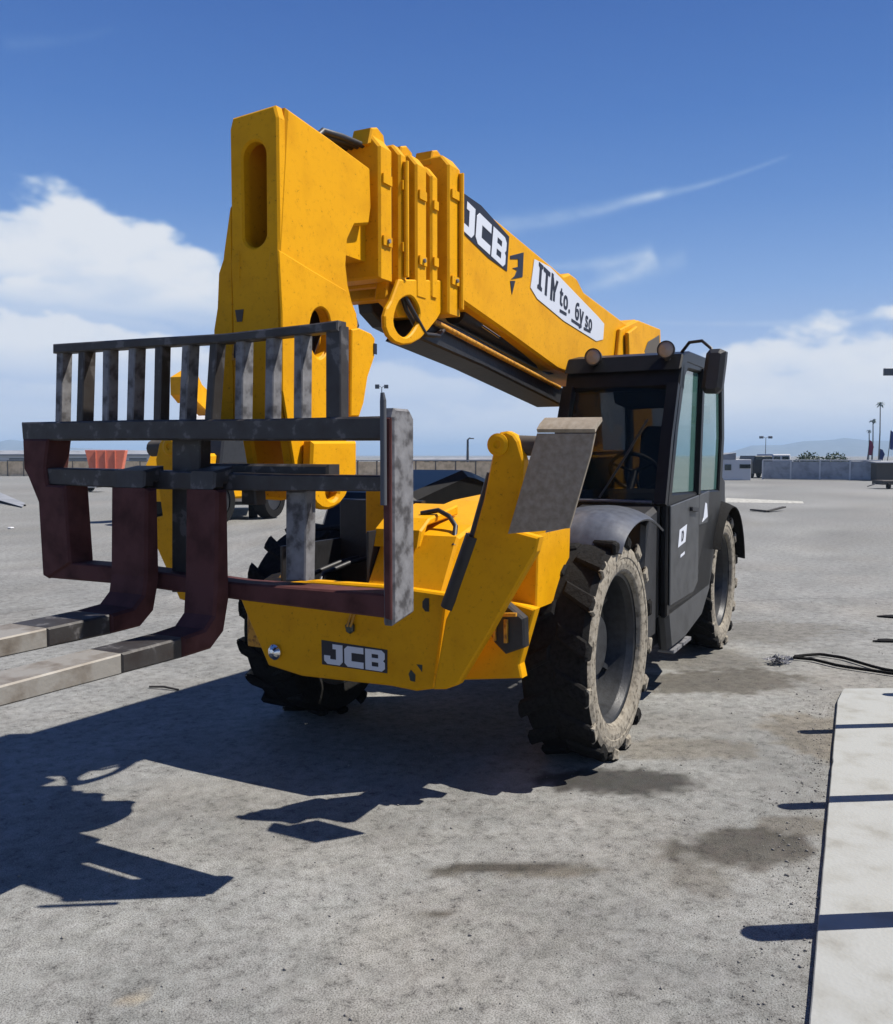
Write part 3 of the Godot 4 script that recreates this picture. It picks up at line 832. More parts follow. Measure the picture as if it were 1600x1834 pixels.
	hh.plate("w", [hl[4] + 0.017, hl[5] + 0.035, hl[4] + 0.017, hl[5] - 0.035, hl[4] - 0.005, hl[5] - 0.035, hl[4] - 0.022, hl[5] - 0.015, hl[4] - 0.022, hl[5] + 0.015, hl[4] - 0.005, hl[5] + 0.035], 1.0005, 1.004, 0.001)
	part("bumper_hole", hh, M.black)
	var dc := MB.new()
	dc.plate("w", [hl[6] - 0.015, hl[7] - 0.035, hl[6] + 0.014, hl[7] - 0.038, hl[6] + 0.016, hl[7], hl[6] - 0.012, hl[7] + 0.025, hl[6] - 0.025, hl[7]], 1.0005, 1.003, 0.0005)
	dc.plate("w", [hl[8] - 0.012, hl[9] + 0.018, hl[8] + 0.024, hl[9] + 0.018, hl[8] + 0.022, hl[9] - 0.02], 1.0005, 1.003, 0.0005)
	part("bumper_sticker", dc, M.lamp_dark)
	# front axle and its frame
	var ax := MB.new()
	ax.lathe(Vector3(0, 0.61, 0.0), [0.0, -0.8, 0.13, -0.8, 0.13, -0.4, 0.2, -0.2, 0.2, 0.2, 0.13, 0.4, 0.13, 0.8, 0.0, 0.8], 20)
	part("front_axle", ax, M.black)
	var ra := MB.new()
	ra.lathe(Vector3(0, 0.61, -3.3), [0.0, -0.8, 0.13, -0.8, 0.13, -0.4, 0.2, -0.2, 0.2, 0.2, 0.13, 0.4, 0.13, 0.8, 0.0, 0.8], 20)
	part("rear_axle", ra, M.black)
	var sp := MB.new()
	sp.plate("w", [0.539, 0.822, 0.813, 0.977, 0.828, 1.007, 0.991, 0.972, 0.907, 0.683, 0.923, 0.612, 0.589, 0.564, 0.489, 0.531], 0.78, 0.86, 0.008)
	part("stabilizer_housing", sp, M.yellow)
	var spl := MB.new()
	spl.plate("w", [0.754, 0.964, 0.94, 1.338, 0.977, 1.345, 0.967, 0.96, 0.786, 0.963], 0.30, 0.78, 0.008)
	part("stabilizer_side_plate", spl, M.yellow)
	var ju := MB.new()
	ju.plate("w", [0.757, 0.869, 0.844, 1.019, 0.96, 0.935, 0.967, 0.789, 0.86, 0.744, 0.795, 0.8], 0.862, 0.93, 0.01)
	part("lamp_housing", ju, M.black)
	for e in [[0.798, 0.913, 0.813, 0.914, 0.813, 0.811, 0.798, 0.81], [0.859, 0.924, 0.878, 0.925, 0.878, 0.806, 0.86, 0.805], [0.81, 0.954, 0.926, 0.963, 0.926, 0.944, 0.81, 0.934]]:
		var s2 := MB.new()
		s2.plate("w", e, 0.931, 0.95, 0.002)
		part("lamp_bracket", s2, M.yellow_worn)
	# rear chassis, engine cover on the right, tank below the cab
	var rc := MB.new()
	rc.plate("u", [-1.1, 0.5, -1.1, 1.3, -2.4, 1.7, -4.1, 1.8, -4.3, 1.3, -4.3, 0.7, -3.9, 0.45, -2.6, 0.45], -0.3, 0.2, 0.02)
	part("rear_chassis", rc, M.yellow)
	var tw := MB.new()
	tw.plate("u", [-3.5, 1.6, -4.3, 1.7, -4.1, 2.6, -3.6, 3.0, -3.3, 2.9], -0.36, -0.305, 0.01)
	tw.plate("u", [-3.5, 1.6, -4.3, 1.7, -4.1, 2.6, -3.6, 3.0, -3.3, 2.9], 0.20, 0.24, 0.01)
	part("boom_tower", tw, M.yellow)
	var eh := MB.new()
	eh.plate("u", [-0.182, 1.384, -0.296, 1.486, -0.575, 1.539, -1.109, 1.635, -1.265, 1.615, -1.619, 1.536, -1.901, 1.349, -1.514, 1.141, -0.035, 1.102], -1.05, -0.36, 0.05)
	part("engine_cover", eh, M.gloss)
	var cwt := MB.new()
	cwt.plate("u", [-3.9, 0.6, -4.35, 0.7, -4.45, 1.0, -4.4, 1.5, -4.1, 1.6, -3.9, 1.5], -1.0, 0.95, 0.03)
	part("counterweight", cwt, M.black)
	# stabilizers: folded legs standing at both front corners
	for s in 2:
		var lg := node("stabilizer", T)
		var leg := MB.new()
		var pl := [0.86, 1.791, 0.869, 1.836, 0.892, 1.86, 0.928, 1.865, 0.963, 1.849, 0.986, 1.817, 1.016, 1.726, 1.01, 1.63, 0.971, 1.387, 1.098, 1.36, 1.082, 1.29, 0.917, 1.013, 0.848, 0.891, 0.664, 0.595, 0.594, 0.564, 0.523, 0.555, 0.594, 0.919, 0.644, 1.022, 0.804, 1.531]
		if s == 1:
			for i in pl.size() / 2:
				pl[i * 2] = -0.36 - pl[i * 2]
				pl[i * 2 + 1] = maxf(pl[i * 2 + 1], 0.84 + 0.02 * (i % 2))
		leg.plate("w", pl, 1.004, 1.075, 0.01)
		obj("stabilizer_leg", leg, M.yellow, lg)
		var sg := -1.0 if s == 1 else 1.0
		var ox := -0.36 if s == 1 else 0.0
		var pt := func(u: float, v: float, w: float) -> Vector3: return Vector3(ox + u * sg, v, w)
		var cy := MB.new()
		cy.tube([pt.call(0.60, 0.98, 1.05), pt.call(0.74, 1.35, 1.05)], 0.042, 14)
		obj("stabilizer_cylinder", cy, M.black, lg)
		var cr := MB.new()
		cr.tube([pt.call(0.74, 1.35, 1.05), pt.call(0.83, 1.66, 1.04)], 0.022, 12)
		obj("stabilizer_rod", cr, M.black, lg)
		var pv := MB.new()
		pv.xf = Transform3D(Basis(Vector3.UP, -PI / 2), pt.call(0.885, 1.80, 1.075))
		pv.lathe(Vector3.ZERO, [0.055, 0.0, 0.055, 0.012, 0.04, 0.02, 0.02, 0.02, 0.015, 0.012, 0.0, 0.012], 20)
		obj("pivot_boss", pv, M.yellow, lg)
		var kn := MB.new()
		kn.tube([pt.call(0.90, 1.80, 1.0), pt.call(1.12, 1.79, 0.99)], 0.05, 14)
		obj("pivot_shaft", kn, M.brown, lg)
		if s == 1: continue
		var fp := MB.new()
		var fq := [1.102, 1.851, 1.383, 1.848, 1.363, 1.75, 1.265, 1.413, 1.099, 1.391, 0.956, 1.375, 1.019, 1.579]
		var lq := [1.09, 1.901, 1.373, 1.889, 1.386, 1.851, 1.105, 1.854]
		fp.plate("w", fq, 1.10, 1.122, 0.003)
		obj("foot_plate", fp, M.plate_steel, lg)
		var lip := MB.new()
		# the bent-back upper lip of the foot plate
		var a := Vector3(lq[6], lq[7], 1.122)
		var b := Vector3(lq[4], lq[5], 1.122)
		var dn := Vector3(0, 0.055, -0.10)
		lip.sheet([[a, b], [a + dn * 0.35 + Vector3(0, 0.006, 0), b + dn * 0.35 + Vector3(0, 0.006, 0)], [a + dn, b + dn]], 0.02)
		obj("foot_plate_lip", lip, M.plate_steel, lg)

func build_cab() -> void:
	var u0 := 0.31
	var u1 := 1.17
	# side outline of the cab shell: front of door line, roof, rear
	for s in 2:
		var uu := u1 if s == 0 else u0 + 0.05
		var fr := MB.new()
		var out := [-1.13, 0.62, -1.10, 1.0, -1.12, 1.42, -1.30, 1.95, -1.50, 2.40, -1.58, 2.47, -2.95, 2.50, -3.05, 2.44, -3.12, 1.9, -3.02, 1.35, -2.6, 0.66]
		var win := [-1.24, 1.48, -1.40, 1.95, -1.58, 2.32, -1.66, 2.38, -2.88, 2.41, -2.93, 2.36, -2.99, 1.9, -2.92, 1.45]
		fr.plate("u", out, uu - 0.05, uu, 0.012, win)
		part("cab_side_frame", fr, M.gloss)
	# door: lower panel and frame
	var dr := MB.new()
	dr.plate("u", [-1.16, 0.70, -1.14, 1.40, -2.05, 1.44, -2.05, 0.76, -1.9, 0.70], u1 + 0.002, u1 + 0.016, 0.006)
	var door := part("cab_door", dr, M.body_grey)
	var dh := MB.new()
	dh.bar(Vector3(u1 + 0.028, 1.33, -1.95), Vector3(u1 + 0.028, 1.35, -1.72), 0.022, 0.03)
	obj("door_handle", dh, M.black, door)
	var dj := MB.new()
	dj.plate("u", [-1.40, 1.215, -1.63, 1.24, -1.59, 1.115, -1.36, 1.09], u1 + 0.0165, u1 + 0.018, 0.0004)
	obj("door_decal", dj, M.decal_white, door)
	var dl := MB.new()
	var o0 := Vector2(-1.455, 1.125)
	letter(dl, "D", "u", o0, Vector2(-0.075, 0.008), Vector2(-0.008, 0.075), u1 + 0.0185, u1 + 0.02)
	obj("decal_letter", dl, M.ink, door)
	var ds := MB.new()
	ds.plate("u", [-1.44, 1.03, -1.57, 1.045, -1.57, 1.025, -1.44, 1.01], u1 + 0.0165, u1 + 0.018, 0.0004)
	obj("door_stripe", ds, M.decal_white, door)
	var d2 := MB.new()
	d2.plate("u", [-2.07, 1.20, -2.07, 1.44, -2.45, 1.46, -2.40, 1.20], u1 + 0.002, u1 + 0.012, 0.005)
	part("rear_quarter_panel", d2, M.body_grey)
	var wh := MB.new()
	wh.plate("u", [-2.18, 1.22, -2.38, 1.25, -2.34, 1.36, -2.28, 1.37, -2.22, 1.25], u1 + 0.0125, u1 + 0.016, 0.001)
	part("white_side_reflector", wh, M.decal_white)
	# door post in the middle of the side glazing
	var po := MB.new()
	po.bar(Vector3(u1 - 0.01, 1.44, -2.06), Vector3(u1 - 0.01, 2.42, -2.16), 0.05, 0.07, Vector3(0, 0, 1))
	part("door_post", po, M.gloss)
	for e in [[[-1.25, 1.485, -1.41, 1.95, -1.59, 2.32, -1.67, 2.375, -2.12, 2.385, -2.03, 1.47], u1], [[-2.09, 1.47, -2.19, 2.385, -2.87, 2.40, -2.92, 2.36, -2.98, 1.9, -2.91, 1.455], u1]]:
		var g := MB.new()
		g.plate("u", e[0], u1 - 0.03, u1 - 0.025, 0.0)
		part("side_window", g, M.side_glass)
	var gi := MB.new()
	gi.plate("u", [-1.25, 1.485, -1.41, 1.95, -1.59, 2.32, -1.67, 2.375, -2.87, 2.40, -2.92, 2.36, -2.98, 1.9, -2.91, 1.455], u0 + 0.02, u0 + 0.025, 0.0)
	part("inner_side_window", gi, M.glass)
	# roof
	var rf := MB.new()
	rf.plate("u", [-1.40, 2.36, -1.48, 2.475, -1.7, 2.515, -2.9, 2.53, -3.05, 2.45, -3.0, 2.42, -1.62, 2.42], u0 - 0.01, u1 + 0.005, 0.012)
	part("cab_roof", rf, M.gloss)
	# front: visor band, pillars, windscreen, lower panel
	var prof := [Vector2(-1.13, 1.42), Vector2(-1.19, 1.62), Vector2(-1.265, 1.85), Vector2(-1.35, 2.06), Vector2(-1.44, 2.24)]
	var rows := []
	for p in prof: rows.append([Vector3(u0 + 0.08, p.y, p.x), Vector3((u0 + u1) / 2, p.y, p.x + 0.035), Vector3(u1 - 0.06, p.y, p.x)])
	var ws := MB.new()
	ws.sheet(rows, 0.005)
	part("windscreen", ws, M.glass)
	var vz := MB.new()
	vz.plate("u", [-1.43, 2.22, -1.40, 2.25, -1.47, 2.44, -1.55, 2.47, -1.55, 2.22], u0, u1, 0.012)
	part("windscreen_header", vz, M.gloss)
	for uu in [u0 + 0.04, u1 - 0.035]:
		var pl := MB.new()
		pl.sheet([[Vector3(uu - 0.045, 1.40, -1.10), Vector3(uu + 0.035, 1.40, -1.10)], [Vector3(uu - 0.045, 1.85, -1.245), Vector3(uu + 0.035, 1.85, -1.245)], [Vector3(uu - 0.045, 2.24, -1.42), Vector3(uu + 0.035, 2.24, -1.42)]], 0.06)
		part("windscreen_pillar", pl, M.gloss)
	var hl := MB.new()
	hl.plate("w", [u0 + 0.30, 2.34, u0 + 0.34, 2.14, u0 + 0.44, 2.09, u1 - 0.08, 2.10, u1 - 0.08, 2.34], -1.62, -1.54, 0.02)
	part("headliner", hl, M.black)
	var lp := MB.new()
	lp.plate("u", [-1.08, 0.62, -1.06, 1.0, -1.09, 1.41, -1.16, 1.43, -1.2, 1.2, -1.2, 0.62], u0, u1 - 0.052, 0.015)
	part("cab_front_panel", lp, M.gloss)
	var sill := MB.new()
	sill.tube([Vector3(u0 + 0.1, 1.425, -1.075), Vector3(0.78, 1.43, -1.05), Vector3(u1 - 0.1, 1.425, -1.075)], 0.012, 8)
	part("windscreen_sill", sill, M.plastic)
	var wip := MB.new()
	wip.tube([Vector3(0.70, 1.45, -1.06), Vector3(0.86, 1.75, -1.165), Vector3(0.98, 2.0, -1.26)], 0.008, 6)
	part("wiper", wip, M.black)
	var bk := MB.new()
	bk.plate("w", [u0, 0.62, u1 - 0.052, 0.62, u1 - 0.052, 1.45, u0, 1.45], -3.0, -2.95, 0.01)
	bk.plate("w", [u0, 2.30, u1 - 0.052, 2.30, u1 - 0.052, 2.42, u0, 2.42], -3.04, -2.99, 0.01)
	part("cab_rear_wall", bk, M.black)
	var fl := MB.new()
	fl.box(Vector3(0.76, 0.66, -2.0), Vector3(0.68, 0.06, 1.7), 0.01)
	part("cab_floor", fl, M.black)
	# inside: seat, dashboard, steering wheel, column, lever stand
	var se := MB.new()
	se.box(Vector3(0.78, 1.20, -2.35), Vector3(0.5, 0.16, 0.5), 0.05)
	se.plate("u", [-2.50, 1.22, -2.62, 1.24, -2.78, 1.95, -2.70, 2.0, -2.62, 1.96], 0.55, 1.01, 0.04)
	se.box(Vector3(0.78, 0.9, -2.35), Vector3(0.35, 0.45, 0.4), 0.02)
	part("driver_seat", se, M.seat)
	var da := MB.new()
	da.plate("u", [-1.20, 1.1, -1.20, 1.40, -1.30, 1.48, -1.52, 1.50, -1.58, 1.42, -1.4, 1.1], 0.47, 1.09, 0.03)
	part("dashboard", da, M.seat)
	var sw := MB.new()
	var ring := []
	for i in 25:
		var a := TAU * i / 24
		ring.append(Vector3(0.78 + cos(a) * 0.19, 1.62 + sin(a) * 0.14, -1.66 + sin(a) * 0.13))
	sw.tube(ring, 0.016, 8)
	sw.tube([Vector3(0.78, 1.45, -1.5), Vector3(0.78, 1.62, -1.66)], 0.03, 10)
	for i in 3:
		var a := TAU * (i + 0.25) / 3
		sw.tube([Vector3(0.78, 1.62, -1.66), Vector3(0.78 + cos(a) * 0.19, 1.62 + sin(a) * 0.14, -1.66 + sin(a) * 0.13)], 0.012, 6)
	part("steering_wheel", sw, M.black)
	var lv := MB.new()
	lv.tube([Vector3(0.5, 1.2, -2.1), Vector3(0.5, 1.55, -2.02)], [0.012, 0.014], 8)
	lv.box(Vector3(0.5, 1.15, -2.2), Vector3(0.12, 0.3, 0.4), 0.02)
	part("joystick_console", lv, M.seat)
	var nt := MB.new()
	nt.box(Vector3(1.0, 2.10, -2.935), Vector3(0.16, 0.16, 0.01), 0.002)
	part("yellow_notice", nt, M.yellow_worn)
	var gb := MB.new()
	gb.plate("w", [u0 + 0.05, 1.46, u1 - 0.06, 1.46, u1 - 0.06, 2.30, u0 + 0.05, 2.30], -2.99, -2.985, 0.0)
	part("rear_window", gb, M.glass)
	# work lamps on the roof edge
	for e in [[0.53, 2.475, -1.40], [1.07, 2.50, -1.40]]:
		var lk := node("work_lamp", T)
		var hs := MB.new()
		hs.xf = Transform3D(Basis(Vector3.UP, -PI / 2), Vector3(e[0], e[1], e[2]))
		hs.lathe(Vector3.ZERO, [0.0, -0.08, 0.04, -0.075, 0.058, -0.035, 0.064, 0.0, 0.064, 0.012, 0.057, 0.014], 24)
		obj("lamp_housing", hs, M.black, lk)
		var ln := MB.new()
		ln.xf = hs.xf
		ln.lathe(Vector3.ZERO, [0.057, 0.008, 0.04, 0.016, 0.0, 0.021], 24)
		obj("lamp_lens", ln, M.lamp_lens, lk)
		var ft := MB.new()
		ft.box(Vector3(e[0], e[1] - 0.05, e[2] - 0.06), Vector3(0.04, 0.08, 0.03), 0.004)
		obj("lamp_foot", ft, M.black, lk)
	# mirror on its curved stalk
	var mk := node("wing_mirror", T)
	var stk := MB.new()
	stk.tube([Vector3(1.13, 2.50, -1.62), Vector3(1.20, 2.56, -1.55), Vector3(1.30, 2.56, -1.50), Vector3(1.37, 2.50, -1.47), Vector3(1.38, 2.46, -1.46)], 0.012, 8)
	obj("mirror_stalk", stk, M.black, mk)
	var mr := MB.new()
	mr.plate("w", [1.315, 2.22, 1.34, 2.185, 1.42, 2.18, 1.455, 2.21, 1.475, 2.40, 1.48, 2.47, 1.44, 2.49, 1.37, 2.49, 1.345, 2.46], -1.53, -1.40, 0.03)
	obj("mirror_shell", mr, M.black, mk)
	var mg := MB.new()
	mg.plate("w", [1.34, 2.22, 1.43, 2.22, 1.455, 2.46, 1.365, 2.46], -1.536, -1.531, 0.001)
	obj("mirror_glass", mg, M.chrome, mk)
	# lower step panel sweeping back under the door, steps
	var sk := MB.new()
	sk.plate("u", [-1.28, 0.36, -1.15, 0.70, -1.95, 0.70, -2.15, 0.95, -2.40, 1.22, -2.62, 1.30, -2.72, 1.0, -2.60, 0.62, -2.3, 0.44, -1.7, 0.36], u1 - 0.10, u1 + 0.0, 0.03)
	part("side_skirt", sk, M.body_grey)
	var tank := MB.new()
	tank.plate("u", [-1.0, 0.42, -0.95, 0.62, -2.5, 0.64, -2.5, 0.40, -1.1, 0.36], 0.5, 1.06, 0.03)
	part("fuel_tank", tank, M.black)
	for z in [-1.45, -1.75]:
		var sp := MB.new()
		sp.box(Vector3(1.12, 0.345, z), Vector3(0.12, 0.025, 0.26), 0.006)
		part("cab_step", sp, M.steel_worn)
	# mudguards
	var crown := [Vector2(0.16, 1.205), Vector2(0.115, 1.29), Vector2(0.04, 1.365), Vector2(-0.08, 1.42), Vector2(-0.25, 1.445), Vector2(-0.45, 1.445), Vector2(-0.65, 1.42), Vector2(-0.85, 1.37)]
	var edge := [Vector2(0.15, 1.20), Vector2(0.09, 1.255), Vector2(0.01, 1.30), Vector2(-0.12, 1.34), Vector2(-0.27, 1.36), Vector2(-0.44, 1.355), Vector2(-0.62, 1.32), Vector2(-0.80, 1.26)]
	for zz in [0.0, -3.3]:
		var fd := MB.new()
		var rws := []
		for i in 22:
			var f := i / 21.0 * 7.0
			var a := mini(int(f), 6)
			var pc: Vector2 = crown[a].cubic_interpolate(crown[a + 1], crown[maxi(a - 1, 0)], crown[mini(a + 2, 7)], f - a)
			var pe: Vector2 = edge[a].cubic_interpolate(edge[a + 1], edge[maxi(a - 1, 0)], edge[mini(a + 2, 7)], f - a)
			var row := []
			for k in 10:
				var t := k / 9.0
				var p: Vector2 = pc.lerp(pe, t ** 4.0)
				p.y -= 0.04 * (1.0 - t) ** 3.0
				var z: float = p.x + zz
				if zz < -1.0:
					var ra := deg_to_rad(lerpf(150.0, 12.0, i / 21.0))
					var rr := 0.735 - 0.07 * t ** 4.0
					z = zz - rr * cos(ra)
					p.y = 0.61 + rr * sin(ra)
				row.append(Vector3(lerpf(0.74, 1.225, t), p.y, z))
			rws.append(row)
		if zz == 0.0: rws.reverse()
		fd.sheet(rws, 0.012)
		part("mudguard", fd, M.plastic if zz == 0.0 else M.rubber)
	var ib := MB.new()
	ib.plate("u", [-0.72, 1.30, -0.66, 0.5, -1.05, 0.5, -1.05, 1.40, -0.8, 1.36], 0.55, 1.12, 0.03)
	part("cab_mount_box", ib, M.black)

func telehandler() -> void:
	T = node("telehandler")
	T.position = Vector3(-0.0329, 0, -5.6872)
	T.rotation.y = -deg_to_rad(27.7)
	tag(T, "yellow telescopic handler facing the camera with fork carriage, black cab and raised boom", "telehandler")
	build_body()
	for s in [1.0, -1.0]:
		var fw := wheel("front_wheel", 1.0 if s > 0.0 else -0.92, 0.02, s)
		fw.scale = Vector3.ONE * 1.045
		fw.position.y = 0.606 * 1.045
	wheel("rear_wheel", 0.975, -3.3, 1.0)
	wheel("rear_wheel", -0.975, -3.3, -1.0)
	build_cab()
	build_boom()
	build_carriage()

# ---------------------------------------------------------------- setting
func ground() -> void:
	var xs := []
	var x := 0.0
	var d := 0.045
	while x < 5200.0:
		xs.append(x)
		if x > 4.0: d *= 1.22
		x += d
	var cols := []
	for i in range(xs.size() - 1, 0, -1): cols.append(-xs[i])
	cols.append_array(xs)
	var zs := []
	var z := -1.6
	d = 0.045
	while z > -5200.0:
		zs.append(z)
		if z < -9.0: d *= 1.12
		z -= d
	var back := []
	z = -1.6
	d = 0.3
	while z < 200.0:
		d *= 1.5
		z += d
		back.append(z)
	back.reverse()
	back.append_array(zs)
	zs = back
	var n := FastNoiseLite.new()
	n.noise_type = FastNoiseLite.TYPE_SIMPLEX_SMOOTH
	n.fractal_octaves = 5
	n.frequency = 0.9
	n.seed = 77
	var n2 := FastNoiseLite.new()
	n2.noise_type = FastNoiseLite.TYPE_SIMPLEX
	n2.fractal_octaves = 4
	n2.frequency = 5.0
	n2.seed = 78
	# stains: centre x, z, half sizes, turn, darkness, brownness
	var g := [0.944, -4.694, 1.318, -3.876, 1.054, -3.563, 0.166, -3.688, -0.036, -3.309, 2.122, -6.83, 2.114, -7.591, 1.635, -4.116, 0.471, -3.662, 3.062, -8.813, 2.326, -5.456, -1.005, -2.781, 1.336, -5.243]
	var st := [[0, 0.42, 0.18, 0.0, 0.80, 0.5], [1, 0.34, 0.2, 0.3, 0.62, 0.7], [2, 0.12, 0.20, 0.0, 0.2, 0.4], [3, 0.30, 0.05, 0.1, 0.66, 0.9], [4, 0.05, 0.04, 0.2, 0.55, 0.8], [5, 0.7, 0.35, 0.2, 0.46, 0.7], [6, 0.5, 0.5, 0.0, 0.30, 0.4], [7, 0.22, 0.12, 0.2, 0.25, 0.6], [8, 0.2, 0.05, 0.1, 0.3, 0.8], [9, 0.9, 0.5, 0.1, 0.2, 0.4], [10, 0.3, 0.5, 0.0, 0.12, 0.8], [11, 0.04, 0.03, 0.0, -0.5, 1.2], [12, 0.5, 0.2, 0.0, 0.12, 0.6]]
	var s := SurfaceTool.new()
	s.begin(Mesh.PRIMITIVE_TRIANGLES)
	s.set_normal(Vector3.UP)
	for j in zs.size():
		for i in cols.size():
			var px: float = cols[i]
			var pz: float = zs[j]
			var k := 1.05 + 0.28 * n.get_noise_2d(px, pz) + 0.16 * n2.get_noise_2d(px, pz)
			var c := Vector3(0.266, 0.272, 0.268)
			k += 0.12 * n.get_noise_2d(px * 0.06 + 9.0, pz * 0.15)
			c = c.lerp(Vector3(0.272, 0.265, 0.247), clampf(n.get_noise_2d(px * 0.5 + 30.0, pz * 0.5) * 1.3, 0.0, 1.0))
			if absf(px) < 5.0 and pz > -14.0:
				for e in st:
					var dx: float = px - g[e[0] * 2]
					var dz: float = pz - g[e[0] * 2 + 1]
					if absf(dx) > 2.0 or absf(dz) > 2.0: continue
					var q := Vector2(dx, dz).rotated(e[3]) / Vector2(e[1], e[2])
					var f := clampf((1.2 - q.length()) * 2.6 + 0.9 * n.get_noise_2d(px * 2.0, pz * 2.0) + 0.9 * n2.get_noise_2d(px, pz), 0.0, 1.0)
					f = f * f * (3.0 - 2.0 * f)
					k *= 1.0 - f * e[4]
					c = c.lerp(Vector3(0.212, 0.19, 0.153), clampf(f * e[5], 0.0, 1.0))
			s.set_color(Color(c.x * k, c.y * k, c.z * k))
			s.add_vertex(Vector3(px, 0.0, pz))
	var w := cols.size()
	for j in zs.size() - 1:
		for i in w - 1:
			var a := j * w + i
			for q in [a, a + w + 1, a + 1, a, a + w, a + w + 1]: s.add_index(q)
	var m := s.commit()
	var o := obj("ground", m, M.asphalt)
	tag(o, "", "", "", "structure")

func flat(m: MB, a: Array, y0: float, y1: float, b := 0.002) -> void:
	m.plate("v", a, y0, y1, b)

func setting() -> void:
	# concrete pavement on the right
	var pv := MB.new()
	var e := [2.909, -6.503, 2.746, -6.178, 1.119, -2.647]
	var p0 := Vector2(e[2], e[3])
	var p1 := Vector2(e[4] + (e[4] - e[2]) * 1.5, e[5] + (e[5] - e[3]) * 1.5)
	var rr := RandomNumberGenerator.new()
	rr.seed = 31
	var rim := [e[0] + 0.03, e[1], e[0] + 0.005, e[1] + 0.03]
	for i in 121:
		var at := p0.lerp(p1, i / 120.0)
		rim.append_array([at.x + rr.randf_range(-0.0008, 0.0008) + (rr.randf_range(0.004, 0.010) if rr.randf() < 0.04 else 0.0), at.y])
	rim.append_array([4.0, p1.y, 6.2, e[1] - 0.1])
	flat(pv, rim, 0.001, 0.03, 0.004)
	tag(obj("pavement", pv, M.concrete), "", "", "", "structure")
	# cracks running through the asphalt
	for cr in [[-4.993, -9.65, -4.685, -10.038, -4.384, -10.379, -4.195, -10.913], [-4.586, -10.701, -4.159, -11.001, -3.434, -11.603], [3.242, -10.497, 4.078, -10.785, 5.617, -10.87], [3.922, -8.87, 4.453, -8.813]]:
		var rk := RandomNumberGenerator.new()
		rk.seed = int(absf(cr[0]) * 1000.0)
		var cm := MB.new()
		for i in range(0, cr.size() - 2, 2):
			var c0 := Vector2(cr[i], cr[i + 1])
			var c1 := Vector2(cr[i + 2], cr[i + 3])
			var steps := maxi(3, int(c0.distance_to(c1) / 0.05))
			var prev := c0
			var nrm := (c1 - c0).normalized().orthogonal()
			var pw := rk.randf_range(0.002, 0.004)
			for k in steps:
				var nx := c0.lerp(c1, (k + 1.0) / steps) + nrm * (rk.randf_range(-0.012, 0.012) if k < steps - 1 else 0.0)
				var nw := rk.randf_range(0.0015, 0.005)
				cm.quad(Vector3(prev.x - nrm.x * pw, 0.003, prev.y - nrm.y * pw), Vector3(prev.x + nrm.x * pw, 0.003, prev.y + nrm.y * pw), Vector3(nx.x + nrm.x * nw, 0.003, nx.y + nrm.y * nw), Vector3(nx.x - nrm.x * nw, 0.003, nx.y - nrm.y * nw), Vector3.UP)
				prev = nx
				pw = nw
		tag(obj("ground_crack", cm, M.wood), "", "", "", "structure")
	# faded white road marking
	var ln := MB.new()
	var q := [11.387, -36.4, 13.479, -33.76, 12.9, -32.203, 10.315, -32.963]
	ln.plate("v", q, 0.002, 0.006, 0.0)
	tag(obj("road_marking", ln, M.line_paint), "", "", "", "structure")
	# hills far behind: a broken ridge round the horizon
	var n := FastNoiseLite.new()
	n.fractal_octaves = 5
	n.frequency = 1.0
	n.seed = 9
	var hx := [794.732, -3.106, 839.745, 16.311, 883.235, 29.245, 972.33, 30.861, 1036.864, 42.17, 1117.781, 45.401, 1153.237, 51.859, 1190.585, 48.63, 1231.277, 42.17, 1296.029, 43.786, 1457.859, 48.63, 1701.376, 35.709, 1945.355, 16.311]
	var lx := [-2107.133, 22.779, -1782.252, 38.94, -1458.438, 32.477, -1296.132, 40.555, -1263.528, 47.016, -1215.124, 40.555, -1134.52, 26.012, -1029.294, 21.162, -907.832, 16.311, -762.112, 6.605, -616.322, -3.106]
	for side in 2:
		var pl: Array = hx if side == 0 else lx
		var rows := []
		var count := 90
		var x0: float = pl[0]
		var x1: float = pl[pl.size() - 2]
		for i in count + 1:
			var px := lerpf(x0, x1, float(i) / count)
			var h := 0.0
			for k in range(0, pl.size() - 2, 2):
				if px >= pl[k] and px <= pl[k + 2]:
					h = lerpf(pl[k + 1], pl[k + 3], (px - pl[k]) / (pl[k + 2] - pl[k]))
			var row := []
			for j in 9:
				var t := j / 8.0
				var rise := sin(t * PI * 0.5) ** 1.3
				var hh := maxf(h, 0.0) * rise + n.get_noise_2d(px * 0.01, t * 6.0) * 9.0 * t * (1.0 - t * 0.85)
				row.append(Vector3(px * (1.0 - 0.25 * (1.0 - t)), hh - 0.5, -2600.0 + 700.0 * (1.0 - t)))
			row.append(Vector3(px * 1.2, -1.0, -3300.0))
			rows.append(row)
		var hm := MB.new()
		hm.sheet(rows, 0.5)
		tag(obj("hills", hm, M.hill), "", "", "", "structure")

